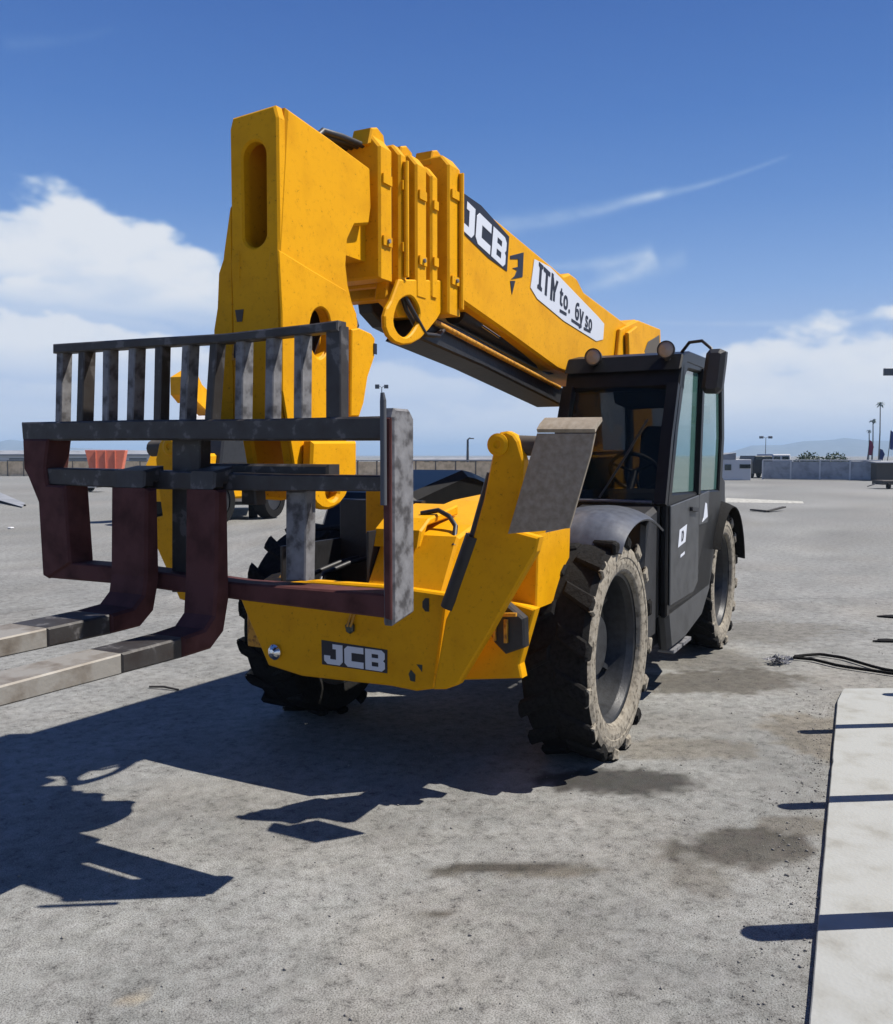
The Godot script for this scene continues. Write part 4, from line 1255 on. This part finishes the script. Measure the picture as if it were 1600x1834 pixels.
func wall_run(called: String, label: String, cat: String, p0: Vector2, p1: Vector2, count: int, h: float, panel: Material, post: Material, cap: Material, seed_: int) -> Node3D:
	var o := node(called)
	tag(o, label, cat)
	var d := (p1 - p0) / count
	var ang := atan2(-d.y, d.x)
	var len := d.length()
	var r := RandomNumberGenerator.new()
	r.seed = seed_
	o.position = Vector3(p0.x, 0, p0.y)
	o.rotation.y = ang
	var pm := MB.new()
	pm.box(Vector3(len / 2, h / 2 - 0.02, 0), Vector3(len - 0.09, h - 0.08, 0.10), 0.012)
	var mesh := pm.done()
	var qm := MB.new()
	qm.box(Vector3(0, h / 2, 0), Vector3(0.10, h, 0.13), 0.01)
	var post_mesh := qm.done()
	for i in count:
		var a := obj("wall_panel", mesh, panel, o)
		a.position = Vector3(len * i, r.randf_range(-0.015, 0.015), r.randf_range(-0.012, 0.012))
		var b := obj("wall_post", post_mesh, post, o)
		b.position = Vector3(len * i, 0, 0)
	var cp := MB.new()
	cp.box(Vector3(len * count / 2, h + 0.03, 0), Vector3(len * count, 0.07, 0.17), 0.01)
	obj("wall_cap", cp, cap, o)
	return o

func lamp_post(label: String, x: float, z: float, h: float, heads: Array, rad := 0.07) -> void:
	var o := node("lamp_post")
	o.position = Vector3(x, 0, z)
	tag(o, label, "lamp post", "lamp posts across the yard")
	var p := MB.new()
	p.tube([Vector3(0, -0.05, 0), Vector3(0, h * 0.5, 0), Vector3(0, h, 0)], [rad, rad * 0.85, rad * 0.65], 8)
	obj("pole", p, M.pole, o)
	for e in heads:
		var m := MB.new()
		m.tube([Vector3(0, h - 0.05, 0), Vector3(e[0] * 0.5, h + 0.12, 0), Vector3(e[0], h + 0.1, 0)], rad * 0.5, 6)
		m.box(Vector3(e[0] * 1.25, h + 0.08, 0), Vector3(absf(e[0]) * 0.9 + 0.1, e[1], 0.3), 0.03)
		obj("lamp_head", m, M.pole, o)

func palm(label: String, x: float, z: float, h: float, sz: float, sd: int) -> void:
	var r := RandomNumberGenerator.new()
	r.seed = sd
	var o := node("palm_tree")
	o.position = Vector3(x, 0, z)
	tag(o, label, "palm tree", "tall thin palms on the horizon")
	var t := MB.new()
	t.tube([Vector3(0, -0.1, 0), Vector3(0.15, h * 0.5, 0), Vector3(0, h, 0)], [0.26, 0.18, 0.14], 8)
	obj("trunk", t, M.bark, o)
	var c := MB.new()
	for i in 30:
		var a := r.randf() * TAU
		var up := r.randf_range(-0.9, 1.0)
		var dir := Vector3(cos(a), up, sin(a)).normalized()
		var base := Vector3(0, h, 0)
		var mid := base + dir * sz * r.randf_range(0.5, 0.65)
		var tip := mid + (dir + Vector3(0, -0.9, 0)).normalized() * sz * r.randf_range(0.4, 0.6)
		var side := dir.cross(Vector3.UP).normalized() * sz * 0.16
		c.quad(base - side * 0.3, base + side * 0.3, mid + side, mid - side, Vector3.UP)
		c.flat_tri(mid - side, mid + side, tip, Vector3.UP)
	obj("crown", c, M.leaf, o)

func shrub(label: String, x: float, z: float, w: float, h: float, sd: int) -> void:
	var r := RandomNumberGenerator.new()
	r.seed = sd
	var o := node("shrub")
	o.position = Vector3(x, 0, z)
	tag(o, label, "shrub", "shrubs behind the grey fence")
	var t := MB.new()
	for i in 5:
		t.tube([Vector3(r.randf_range(-0.1, 0.1), 0, 0), Vector3(r.randf_range(-w, w) * 0.4, h * 0.6, r.randf_range(-0.4, 0.4))], [0.07, 0.03], 6)
	obj("stem", t, M.bark, o)
	var c := MB.new()
	for i in 1500:
		var a := r.randf() * TAU
		var rr := sqrt(r.randf())
		var p := Vector3(cos(a) * rr * w * 0.5, h * r.randf_range(0.25, 1.0), sin(a) * rr * w * 0.35)
		p.y *= 1.0 - 0.35 * rr * rr + r.randf_range(-0.1, 0.06)
		var d := Vector3(r.randfn(), r.randfn(), r.randfn()).normalized() * r.randf_range(0.10, 0.2)
		var s := d.cross(Vector3(r.randfn(), r.randfn(), r.randfn())).normalized() * 0.07
		c.quad(p - s, p + d * 0.5 - s, p + d, p + d * 0.5 + s, Vector3.UP)
	obj("foliage", c, M.leaf, o)

func background() -> void:
	# beige panel wall on the left, running behind the machine
	var a := [-51.632, -77.982, 8.156, -65.269]
	wall_run("boundary_wall", "long low beige panel wall across the back of the yard on the left", "wall", Vector2(a[0], a[1]), Vector2(a[2], a[3]), 40, 1.30, M.beige, M.beige_post, M.roof_grey, 3)
	# long grey roofs behind it
	var bl := node("warehouse")
	tag(bl, "long low grey warehouse with pale roof strip behind the beige wall", "building")
	var wx := [-75.427, 2.776, -20.581, 1.955]
	bl.position = Vector3((wx[0] + wx[2]) / 2, 0, -112)
	var len: float = wx[2] - wx[0]
	var m := MB.new()
	m.box(Vector3(0, 0.85, -4), Vector3(len, 1.7, 8), 0.02)
	obj("wall", m, M.roof_light, bl)
	m = MB.new()
	m.plate("u", [0.4, 1.702, 0.4, 1.86, -4.0, 2.35, -8.4, 1.86, -8.4, 1.702], -len / 2 - 0.4, len / 2 + 0.4, 0.02)
	obj("roof", m, M.roof_grey, bl)
	for i in 14:
		m = MB.new()
		m.box(Vector3(-len / 2 + 3 + i * (len - 6) / 13, 1.05, 0.012), Vector3(2.2, 0.6, 0.06), 0.01)
		obj("window", m, M.lamp_dark, bl)
	var sh := node("site_office")
	tag(sh, "low tan site office with a row of dark windows beside the single lamp post", "building")
	var sx := [-5.242, 1.175, 3.931, 1.175]
	sh.position = Vector3(sx[0], 0, -84)
	var sl: float = sx[2] - sx[0] + 6.0
	m = MB.new()
	m.box(Vector3(sl / 2, 0.62, -1.5), Vector3(sl, 1.24, 3.0), 0.02)
	obj("wall", m, M.beige, sh)
	m = MB.new()
	m.plate("u", [0.3, 1.242, 0.3, 1.32, -1.5, 1.5, -3.2, 1.32, -3.2, 1.242], -0.3, sl + 0.3, 0.02)
	obj("roof", m, M.roof_grey, sh)
	for i in 6:
		m = MB.new()
		m.box(Vector3(3.4 + i * 0.85, 0.93, 0.02), Vector3(0.5, 0.42, 0.05), 0.01)
		obj("window", m, M.lamp_dark, sh)
	# grey fence and the pale building on the right, brown shed at the edge
	var b := [23.082, -65.269, 29.658, -61.005]
	var fz := Vector2(b[0], b[1])
	var fe := Vector2(b[2], b[3])
	wall_run("panel_fence", "grey panel fence of four bays with pale posts on the right", "fence", fz, fe, 4, 1.36, M.fence_grey, M.roof_light, M.roof_light, 8)
	var pb := node("gatehouse")
	tag(pb, "small pale grey flat roofed building between the cab and the grey fence", "building")
	var px := [18.342, 1.526, 21.112, 1.526]
	pb.position = Vector3(px[0], 0, -62.0)
	var pw: float = px[2] - px[0]
	m = MB.new()
	m.box(Vector3(pw / 2, 0.72, -1.5), Vector3(pw, 1.44, 3.0), 0.02)
	obj("wall", m, M.roof_light, pb)
	m = MB.new()
	m.plate("w", [-0.1, 1.442, pw * 0.62, 1.442, pw * 0.62, 1.92, pw * 0.30, 1.80, -0.1, 1.55], -2.6, 0.02, 0.02)
	obj("roof", m, M.roof_grey, pb)
	m = MB.new()
	m.box(Vector3(pw * 0.85, 0.97, 0.025), Vector3(pw * 0.28, 0.28, 0.05), 0.01)
	var win := obj("window", m, M.lamp_dark, pb)
	m = MB.new()
	m.box(Vector3(pw * 0.85, 0.97, 0.055), Vector3(pw * 0.24, 0.2, 0.01), 0.002)
	obj("pane", m, M.glass, win)
	m = MB.new()
	m.box(Vector3(pw * 0.42, 0.9, 0.025), Vector3(0.45, 0.4, 0.05), 0.01)
	obj("window", m, M.lamp_dark, pb)
	var bs := node("brown_shed")
	tag(bs, "dark brown shed at the right edge beyond the grey fence", "shed")
	var bx := [29.096, 1.189, 32.953, 1.189]
	bs.position = Vector3(bx[0], 0, -60.5)
	m = MB.new()
	m.box(Vector3((bx[2] - bx[0]) / 2, 0.6, -1.5), Vector3(bx[2] - bx[0], 1.2, 3), 0.02)
	obj("wall", m, M.brown, bs)
	m = MB.new()
	m.plate("u", [0.15, 1.202, 0.15, 1.26, -1.5, 1.36, -3.1, 1.26, -3.1, 1.202], -0.1, bx[2] - bx[0] + 0.1, 0.01)
	obj("roof", m, M.roof_grey, bs)
	# lamp posts
	var l1 := [1.894, 3.242]
	lamp_post("single slim lamp post with a short arm standing behind the dark engine cover", l1[0], -80, l1[1] - 0.1, [[0.3, 0.10]], 0.14)
	var l2 := [-6.48, 8.607]
	lamp_post("twin headed lamp post seen above the right end of the fork carriage", l2[0], -90, l2[1] - 0.1, [[-0.36, 0.42], [0.36, 0.36]], 0.06)
	var l3 := [53.448, 4.734]
	lamp_post("distant twin headed lamp post above the pale building", l3[0], -150, l3[1] - 0.1, [[-0.6, 0.4], [0.6, 0.4]], 0.07)
	var l4 := [35.247, 8.118]
	lamp_post("tall floodlight post at the right edge with its lamp bar in view", l4[0], -70, l4[1], [[-0.7, 0.55], [0.7, 0.55]], 0.12)
	# palms and banners at the right
	var p := [125.553, 16.425, 123.594, 11.76, 122.554, 8.697]
	palm("tallest thin palm with a tufted crown near the right edge", p[0], -260, p[1], 1.5, 1)
	palm("second thin palm, lower and left of the tallest one", p[2], -260, p[3], 1.3, 2)
	palm("shortest thin palm, left of the other two", p[4], -260, p[5], 0.9, 3)
	var f := [31.089, 2.858, 31.52, 2.202, 31.85, 3.514, 31.818, 1.873, 32.792, 3.595]
	var fm := [M.flag_red, M.flag_blue, M.flag_blue, M.flag_blue, M.flag_blue]
	var lab := ["dark red feather banner, leftmost of those behind the fence end", "short blue feather banner second from the left behind the fence end", "tallest blue feather banner on a thin mast behind the fence end", "lowest blue feather banner rising just over the fence end", "large blue feather banner leaning at the right picture edge"]
	for i in 5:
		var o := node("feather_banner")
		o.position = Vector3(f[i * 2], 0, -66.0 + 0.8 * i)
		tag(o, lab[i], "banner", "feather banners behind the fence end")
		var h: float = f[i * 2 + 1]
		var pm := MB.new()
		pm.tube([Vector3(-0.25, 0, 0), Vector3(0, h * 0.7, 0), Vector3(0.06, h, 0)], 0.025, 6)
		obj("mast", pm, M.pole, o)
		var w := 0.35 if i < 4 else 0.7
		var cl := MB.new()
		cl.plate("w", [0.03, h * 0.62, 0.06, h, 0.06 + w * 0.5, h * 0.97, 0.05 + w, h * 0.82, 0.02 + w * 0.6, h * 0.6], -0.01, 0.01, 0.002)
		obj("banner_cloth", cl, fm[i], o)
	for i in 2:
		var sx2 := [26.676, 1.75, 28.611, 1.75]
		shrub(["dark shrub showing over the left part of the grey fence", "dark rounded shrub showing over the middle of the grey fence"][i], sx2[i * 2], -66, [2.2, 2.4][i], [2.0, 1.95][i], 20 + i)
	# parked vans showing over the fence's left end
	var vx := [23.904, 1.75, 25.241, 1.75]
	for i in 2:
		var o := node("parked_van")
		o.position = Vector3(vx[i * 2], 0, -67.5)
		tag(o, ["dark van roof showing over the left end of the grey fence", "pale van with two square windows showing over the grey fence"][i], "van", "vans parked behind the grey fence")
		m = MB.new()
		m.plate("w", [-0.75, 0.35, 0.75, 0.35, 0.78, 1.2, 0.7, [1.7, 1.82][i], -0.62, [1.7, 1.82][i], -0.78, 1.2], -3.5, 0.0, 0.08)
		obj("body", m, [M.black, M.roof_light][i], o)
		for k in 2:
			var wn := MB.new()
			wn.box(Vector3(-0.33 + 0.66 * k, 1.52, 0.006), Vector3(0.5, 0.26, 0.02), 0.01)
			obj("window", wn, M.lamp_dark, o)
			for zz in [-0.6, -2.9]:
				var wl := MB.new()
				wl.lathe(Vector3(-0.66 + 1.32 * k, 0.33, zz), [0.0, -0.09, 0.33, -0.09, 0.33, 0.09, 0.0, 0.09], 18)
				obj("wheel", wl, M.rubber, o)
	# dark trailer bed in front of the shed
	var td := [22.451, -45.977]
	var tr := node("flat_trailer")
	tr.position = Vector3(td[0], 0, td[1])
	tag(tr, "small dark flat trailer on the asphalt at the right edge", "trailer")
	m = MB.new()
	m.box(Vector3(1.0, 0.33, -0.6), Vector3(2.0, 0.22, 1.2), 0.03)
	obj("bed", m, M.brown, tr)
	for k in 2:
		var wl := MB.new()
		wl.lathe(Vector3(0.3 + k * 1.3, 0.16, 0.0), [0.0, -0.06, 0.16, -0.06, 0.16, 0.06, 0.0, 0.06], 16)
		obj("wheel", wl, M.rubber, tr)
	m = MB.new()
	m.tube([Vector3(0.0, 0.28, -0.6), Vector3(-0.5, 0.12, -0.6)], 0.03, 6)
	obj("drawbar", m, M.pole, tr)

func back_machines() -> void:
	# a second yellow handler far behind, seen through the guard and the forks
	var o := node("telehandler")
	var bx := [-6.762, -22.379]
	o.position = Vector3(bx[0], 0, bx[1])
	o.rotation.y = -0.35
	tag(o, "second yellow telescopic handler parked farther back, seen through the fork carriage", "telehandler")
	var m := MB.new()
	m.plate("u", [0.4, 0.6, 0.5, 1.2, 0.1, 1.75, -2.5, 1.9, -3.4, 1.6, -3.4, 0.6], -0.75, 0.75, 0.06)
	obj("chassis", m, M.yellow, o)
	m = MB.new()
	m.bar(Vector3(-0.35, 3.55, -0.9), Vector3(-0.35, 2.1, -3.6), 0.42, 0.5)
	obj("boom", m, M.yellow, o)
	m = MB.new()
	m.plate("u", [-0.62, 3.75, -1.05, 3.95, -1.35, 3.55, -0.9, 3.1, -0.62, 3.3], -0.62, -0.1, 0.03)
	obj("boom_head", m, M.yellow, o)
	m = MB.new()
	m.plate("u", [-0.6, 1.5, -0.8, 2.5, -1.0, 2.66, -2.3, 2.66, -2.4, 1.5], 0.0, 0.9, 0.05)
	obj("cab", m, M.black, o)
	m = MB.new()
	m.plate("u", [-0.7, 2.662, -0.8, 2.76, -2.35, 2.76, -2.4, 2.662], -0.05, 0.95, 0.03)
	obj("cab_roof", m, M.white, o)
	for e in [[-0.95, -0.3], [0.95, -0.3], [-0.95, -2.8], [0.95, -2.8]]:
		var k := node("wheel", o)
		k.position = Vector3(e[0], 0.6, e[1])
		var t := MB.new()
		t.lathe(Vector3.ZERO, [0.36, -0.18, 0.56, -0.19, 0.6, -0.13, 0.6, 0.13, 0.56, 0.19, 0.36, 0.18], 28)
		obj("tyre", t, M.rubber, k)
		var r := MB.new()
		r.lathe(Vector3.ZERO, [0.0, -0.1, 0.36, -0.15, 0.36, 0.15, 0.0, 0.1], 24)
		obj("rim", r, M.black, k)
	# white box van beside it
	var vn := node("box_van")
	var vp := [-6.377, -25.446]
	vn.position = Vector3(vp[0], 0, vp[1])
	vn.rotation.y = 0.2
	tag(vn, "white box van parked behind the boom head, beside the second yellow machine", "van")
	m = MB.new()
	m.box(Vector3(0, 1.75, -2.2), Vector3(2.1, 2.3, 4.2), 0.05)
	obj("box_body", m, M.white, vn)
	m = MB.new()
	m.plate("u", [1.5, 0.5, 1.55, 1.1, 1.0, 1.35, 0.5, 2.1, -0.08, 2.2, -0.08, 0.5], -0.95, 0.95, 0.08)
	obj("van_cab", m, M.white, vn)
	m = MB.new()
	m.sheet([[Vector3(-0.8, 1.40, 1.0), Vector3(0.8, 1.40, 1.0)], [Vector3(-0.75, 2.02, 0.58), Vector3(0.75, 2.02, 0.58)]], 0.02)
	obj("windscreen", m, M.lamp_dark, vn)
	m = MB.new()
	m.box(Vector3(0, 0.55, -1.2), Vector3(1.5, 0.3, 5.2), 0.03)
	obj("chassis", m, M.black, vn)
	for e in [[-0.85, 0.75], [0.85, 0.75], [-0.85, -3.0], [0.85, -3.0]]:
		var t := MB.new()
		t.lathe(Vector3(e[0], 0.4, e[1]), [0.0, -0.1, 0.2, -0.12, 0.4, -0.12, 0.4, 0.12, 0.2, 0.12, 0.0, 0.1], 22)
		obj("wheel", t, M.rubber, vn)
	# orange skip
	var sk := node("skip_bin")
	var sp := [-20.871, -55.014]
	sk.position = Vector3(sp[0], 0, sp[1])
	sk.rotation.y = 0.25
	tag(sk, "orange steel skip standing in front of the beige wall", "skip")
	for s in [-1, 1]:
		m = MB.new()
		m.plate("w", [-0.75, 0.15, 0.75, 0.15, 1.15, 2.05, -1.15, 2.05], s * 0.8 - 0.03, s * 0.8 + 0.03, 0.01)
		obj("side_wall", m, M.orange, sk)
		m = MB.new()
		m.bar(Vector3(s * 0.75, 0.18, 0), Vector3(s * 1.13, 2.03, 0), 1.54, 0.05, Vector3(1, 0, 0))
		obj("end_wall", m, M.orange, sk)
	m = MB.new()
	m.box(Vector3(0, 0.11, 0), Vector3(1.5, 0.1, 1.5), 0.01)
	obj("floor", m, M.orange, sk)
	for k in 3:
		m = MB.new()
		m.box(Vector3(-0.55 + 0.55 * k, 1.1, 0.86), Vector3(0.07, 1.8, 0.06), 0.01)
		obj("stiffener", m, M.orange, sk)
	# little yellow and grey compressor
	var cp := node("towed_compressor")
	var c0 := [-17.27, -42.485]
	cp.position = Vector3(c0[0], 0, c0[1])
	tag(cp, "small yellow and grey towed compressor on the asphalt seen below the carriage rail", "compressor")
	m = MB.new()
	m.plate("w", [-0.85, 0.22, -0.75, 0.85, -0.4, 1.0, -0.16, 1.0, -0.16, 0.22], -0.5, 0.5, 0.05)
	obj("nose_hood", m, M.yellow, cp)
	m = MB.new()
	m.box(Vector3(0.32, 0.6, 0), Vector3(0.94, 0.78, 1.0), 0.04)
	obj("canopy", m, M.roof_light, cp)
	m = MB.new()
	m.box(Vector3(0.93, 0.55, 0), Vector3(0.25, 0.6, 0.9), 0.03)
	obj("radiator", m, M.black, cp)
	for s in [-0.56, 0.56]:
		m = MB.new()
		m.xf = Transform3D(Basis(Vector3.UP, PI / 2), Vector3(0.1, 0.2, s))
		m.lathe(Vector3.ZERO, [0.0, -0.06, 0.2, -0.06, 0.2, 0.06, 0.0, 0.06], 18)
		obj("wheel", m, M.rubber, cp)
	m = MB.new()
	m.tube([Vector3(-0.8, 0.3, 0), Vector3(-1.3, 0.22, 0)], 0.03, 8)
	obj("drawbar", m, M.pole, cp)

func small_things() -> void:
	# bollards just outside the picture whose shadows cross the pavement
	var tips := [1.104, -3.196, 1.667, -4.379, 2.236, -5.579, 3.132, -6.351]
	var lab := ["yellow steel bollard nearest the camera, right of the pavement edge", "yellow steel bollard second from the camera on the pavement", "yellow steel bollard third from the camera on the pavement", "yellow steel bollard farthest from the camera on the pavement"]
	var rad := [0.055, 0.042, 0.042, 0.045]
	for i in 4:
		var b := node("bollard")
		b.position = Vector3(tips[i * 2] + 0.70, 0.03, tips[i * 2 + 1] - 0.03)
		tag(b, lab[i], "bollard", "bollards along the pavement")
		var m := MB.new()
		var r: float = rad[i]
		m.tube([Vector3(0, 0, 0), Vector3(0, 0.96, 0), Vector3(0, 0.985, 0), Vector3(0, 1.0, 0)], [r, r, r * 0.8, r * 0.3], 20)
		obj("post", m, M.bollard, b)
		m = MB.new()
		m.tube([Vector3(0, 0, 0), Vector3(0, 0.015, 0)], r * 1.6, 20)
		obj("base_flange", m, M.bollard, b)
	var r := RandomNumberGenerator.new()
	r.seed = 12
	# crumpled plastic sheet
	var c := [2.792, -7.385]
	var m := MB.new()
	for i in 60:
		var p := Vector3(r.randfn() * 0.045, absf(r.randfn()) * 0.018 + 0.005, r.randfn() * 0.035)
		var q := p + Vector3(r.randfn(), absf(r.randfn()) * 0.5, r.randfn()).normalized() * r.randf_range(0.03, 0.07)
		var s := p + Vector3(r.randfn(), absf(r.randfn()) * 0.6, r.randfn()).normalized() * r.randf_range(0.03, 0.06)
		m.flat_tri(p, q, s, Vector3.UP)
	var rag := obj("crumpled_rag", m, M.cloth)
	rag.position = Vector3(c[0], 0.004, c[1])
	tag(rag, "crumpled pale grey rag lying at the end of the black hoses", "rag")
	# black hoses
	var h1 := [2.961, -7.546, 3.102, -7.483, 3.219, -7.262, 3.413, -7.09, 3.668, -6.89, 4.177, -6.587]
	var h2 := [2.996, -7.588, 3.253, -7.675, 3.391, -7.546, 3.485, -7.242, 3.645, -7.016, 4.259, -6.718]
	for i in 2:
		var hh: Array = h1 if i == 0 else h2
		var path := []
		for k in range(0, hh.size(), 2): path.append(Vector3(hh[k], 0.022, hh[k + 1]))
		var cv := Curve3D.new()
		for k in path.size():
			var tg: Vector3 = (path[mini(k + 1, path.size() - 1)] - path[maxi(k - 1, 0)]) * 0.16
			cv.add_point(path[k], -tg, tg)
		var fine := []
		for k in 41: fine.append(cv.sample_baked(cv.get_baked_length() * k / 40.0))
		m = MB.new()
		m.tube(fine, 0.013, 8)
		tag(obj("rubber_hose", m, M.rubber), ["black rubber hose nearer the pavement, lying beside the grey rag", "black rubber hose behind the other one, bowed away from the pavement"][i], "hose", "black hoses on the ground")
	# dark scraps by the right edge
	var sc := [4.135, -8.281, 4.803, -9.55]
	for i in 2:
		m = MB.new()
		var poly := []
		for k in 9:
			var a := TAU * k / 9
			poly.append(Vector2(cos(a) * 0.14 * r.randf_range(0.5, 1.2), sin(a) * 0.07 * r.randf_range(0.4, 1.2)))
		m.plate("v", poly, 0.004, 0.02, 0.004)
		var o := obj("rubber_scrap", m, M.rubber)
		o.position = Vector3(sc[i * 2], 0, sc[i * 2 + 1])
		tag(o, ["black rubber scrap on the asphalt at the right edge, nearer one", "small black rubber scrap at the right edge, farther one"][i], "scrap", "black scraps on the asphalt")
	# a stick and a dark plank lying on the ground
	var s0 := [-2.233, -6.619, -1.991, -6.539]
	m = MB.new()
	m.tube([Vector3(s0[0], 0.012, s0[1]), Vector3((s0[0] + s0[2]) / 2, 0.02, (s0[1] + s0[3]) / 2 - 0.01), Vector3(s0[2], 0.01, s0[3])], 0.008, 6)
	tag(obj("stick", m, M.wood), "thin dark stick lying where the machine's shadow begins", "stick")
	var p0 := [9.505, -27.801, 9.812, -27.249, 10.64, -28.086]
	m = MB.new()
	m.bar(Vector3(p0[0], 0.05, p0[1]), Vector3(p0[2], 0.035, p0[3]), 0.14, 0.05)
	m.bar(Vector3(p0[2], 0.035, p0[3]), Vector3(p0[4], 0.12, p0[5]), 0.12, 0.04)
	tag(obj("timber_plank", m, M.wood), "dark broken plank lying on the far asphalt right of the rear wheel", "plank")
	# bent sheet and cable by the left edge
	var t0 := [-25.701, -47.805, -20.633, -38.357, -14.955, -31.648, -14.072, -29.577, -17.865, -33.197]
	m = MB.new()
	m.sheet([[Vector3(t0[0], 0.42, t0[1]), Vector3(t0[2], 0.30, t0[3])], [Vector3((t0[0] + t0[4]) / 2, 0.22, (t0[1] + t0[5]) / 2 - 0.2), Vector3((t0[2] + t0[6]) / 2, 0.12, (t0[3] + t0[7]) / 2)], [Vector3(t0[4], 0.03, t0[5]), Vector3(t0[6], 0.02, t0[7])]], 0.02)
	tag(obj("bent_metal_sheet", m, M.roof_grey), "pale bent metal sheet lying on the asphalt at the left edge", "metal sheet")
	var t1 := [-16.612, -33.182, -15.105, -30.937, -14.439, -30.592]
	m = MB.new()
	m.tube([Vector3(t1[0], 0.03, t1[1]), Vector3(t1[2], 0.03, t1[3]), Vector3(t1[4], 0.03, t1[5])], 0.03, 6)
	tag(obj("black_cable", m, M.rubber), "black cable lying along the front of the bent metal sheet", "cable")
	var w0 := [-10.362, -21.187]
	m = MB.new()
	m.plate("v", [-0.07, -0.03, 0.05, -0.05, 0.08, 0.02, 0.02, 0.06, -0.06, 0.04], 0.004, 0.04, 0.01)
	var lt := obj("paper_litter", m, M.white)
	lt.position = Vector3(w0[0], 0, w0[1])
	tag(lt, "small white scrap of paper alone on the asphalt at the left", "litter")
	# stones crushed at the foot of the front tyre, and grit
	var st := [0.914, -5.066, 0.9, -5.153, 0.963, -5.124]
	for i in 3:
		m = MB.new()
		m.lathe(Vector3.ZERO, [0.0, -0.02, 0.016, -0.013, 0.024, 0.0, 0.015, 0.014, 0.0, 0.018], 7)
		var o := obj("stone", m, M.roof_grey)
		o.position = Vector3(st[i * 2], 0.016, st[i * 2 + 1] + 0.02)
		o.rotation = Vector3(i * 0.7, i * 1.1, 0.4)
		o.scale = Vector3.ONE * (1.4 - 0.3 * i)
		tag(o, ["largest grey stone at the foot of the front tyre", "grey stone left of the largest one at the tyre's foot", "smallest grey stone at the tyre's outer corner"][i], "stone", "stones at the front tyre")

func grit() -> void:
	var r := RandomNumberGenerator.new()
	r.seed = 99
	var m := MB.new()
	m.lathe(Vector3.ZERO, [0.0, -0.6, 0.8, -0.4, 1.0, 0.05, 0.7, 0.4, 0.0, 0.5], 5)
	var mm := MultiMesh.new()
	mm.transform_format = MultiMesh.TRANSFORM_3D
	mm.mesh = m.done()
	var count := 4200
	var gp := [2.855, -6.427, 1.119, -2.647]
	mm.instance_count = count
	for i in count:
		var z := -2.2 - r.randf() ** 1.6 * 9.0
		var x := r.randf_range(-0.52, 0.52) * -z
		var s := r.randf_range(0.0012, 0.0035) * (2.4 if r.randf() < 0.10 else 1.0)
		if i % 3 == 0:
			var u := r.randf()
			z = lerpf(gp[1], gp[3], u) + r.randf_range(-0.1, 0.1)
			x = lerpf(gp[0], gp[2], u) - absf(r.randfn()) * 0.16
			s *= 1.05
		mm.set_instance_transform(i, Transform3D(Basis.from_euler(Vector3(r.randf() * TAU, r.randf() * TAU, 0)).scaled(Vector3(s, s * 0.7, s)), Vector3(x, s * 0.4, z)))
	var o := MultiMeshInstance3D.new()
	o.name = "grit"
	o.multimesh = mm
	o.material_override = M.gravel
	add_child(o, true)
	tag(o, "", "", "", "stuff")

func _ready() -> void:
	var cam := Camera3D.new()
	cam.name = "camera"
	cam.position = Vector3(0, 1.75, 0)
	cam.rotation.x = -0.06366
	cam.fov = 59.636
	cam.near = 0.05
	cam.far = 9000.0
	add_child(cam)
	cam.current = true
	var sun := DirectionalLight3D.new()
	sun.name = "sun"
	sun.light_energy = 1.6
	sun.light_color = Color(1.0, 0.975, 0.935)
	sun.light_angular_distance = 0.5
	sun.shadow_enabled = true
	var el := deg_to_rad(56.0)
	var to_sun := Vector3(0.998 * cos(el), sin(el), -0.085 * cos(el))
	sun.basis = Basis.looking_at(-to_sun, Vector3.UP)
	add_child(sun)
	var env := Environment.new()
	env.background_mode = Environment.BG_SKY
	var sky := Sky.new()
	var pano := PanoramaSkyMaterial.new()
	pano.panorama = ImageTexture.create_from_image(sky_image())
	sky.sky_material = pano
	env.sky = sky
	env.background_energy_multiplier = 0.645
	env.ambient_light_source = Environment.AMBIENT_SOURCE_SKY
	env.tonemap_mode = Environment.TONE_MAPPER_LINEAR
	env.tonemap_exposure = 1.55
	env.sdfgi_enabled = true
	env.ssao_enabled = true
	env.ssil_enabled = true
	env.fog_enabled = true
	env.fog_density = 0.00045
	env.fog_light_color = Color(0.74, 0.87, 1.0)
	var we := WorldEnvironment.new()
	we.name = "world"
	we.environment = env
	add_child(we)
	materials()
	ground()
	setting()
	background()
	telehandler()
	back_machines()
	small_things()
	grit()
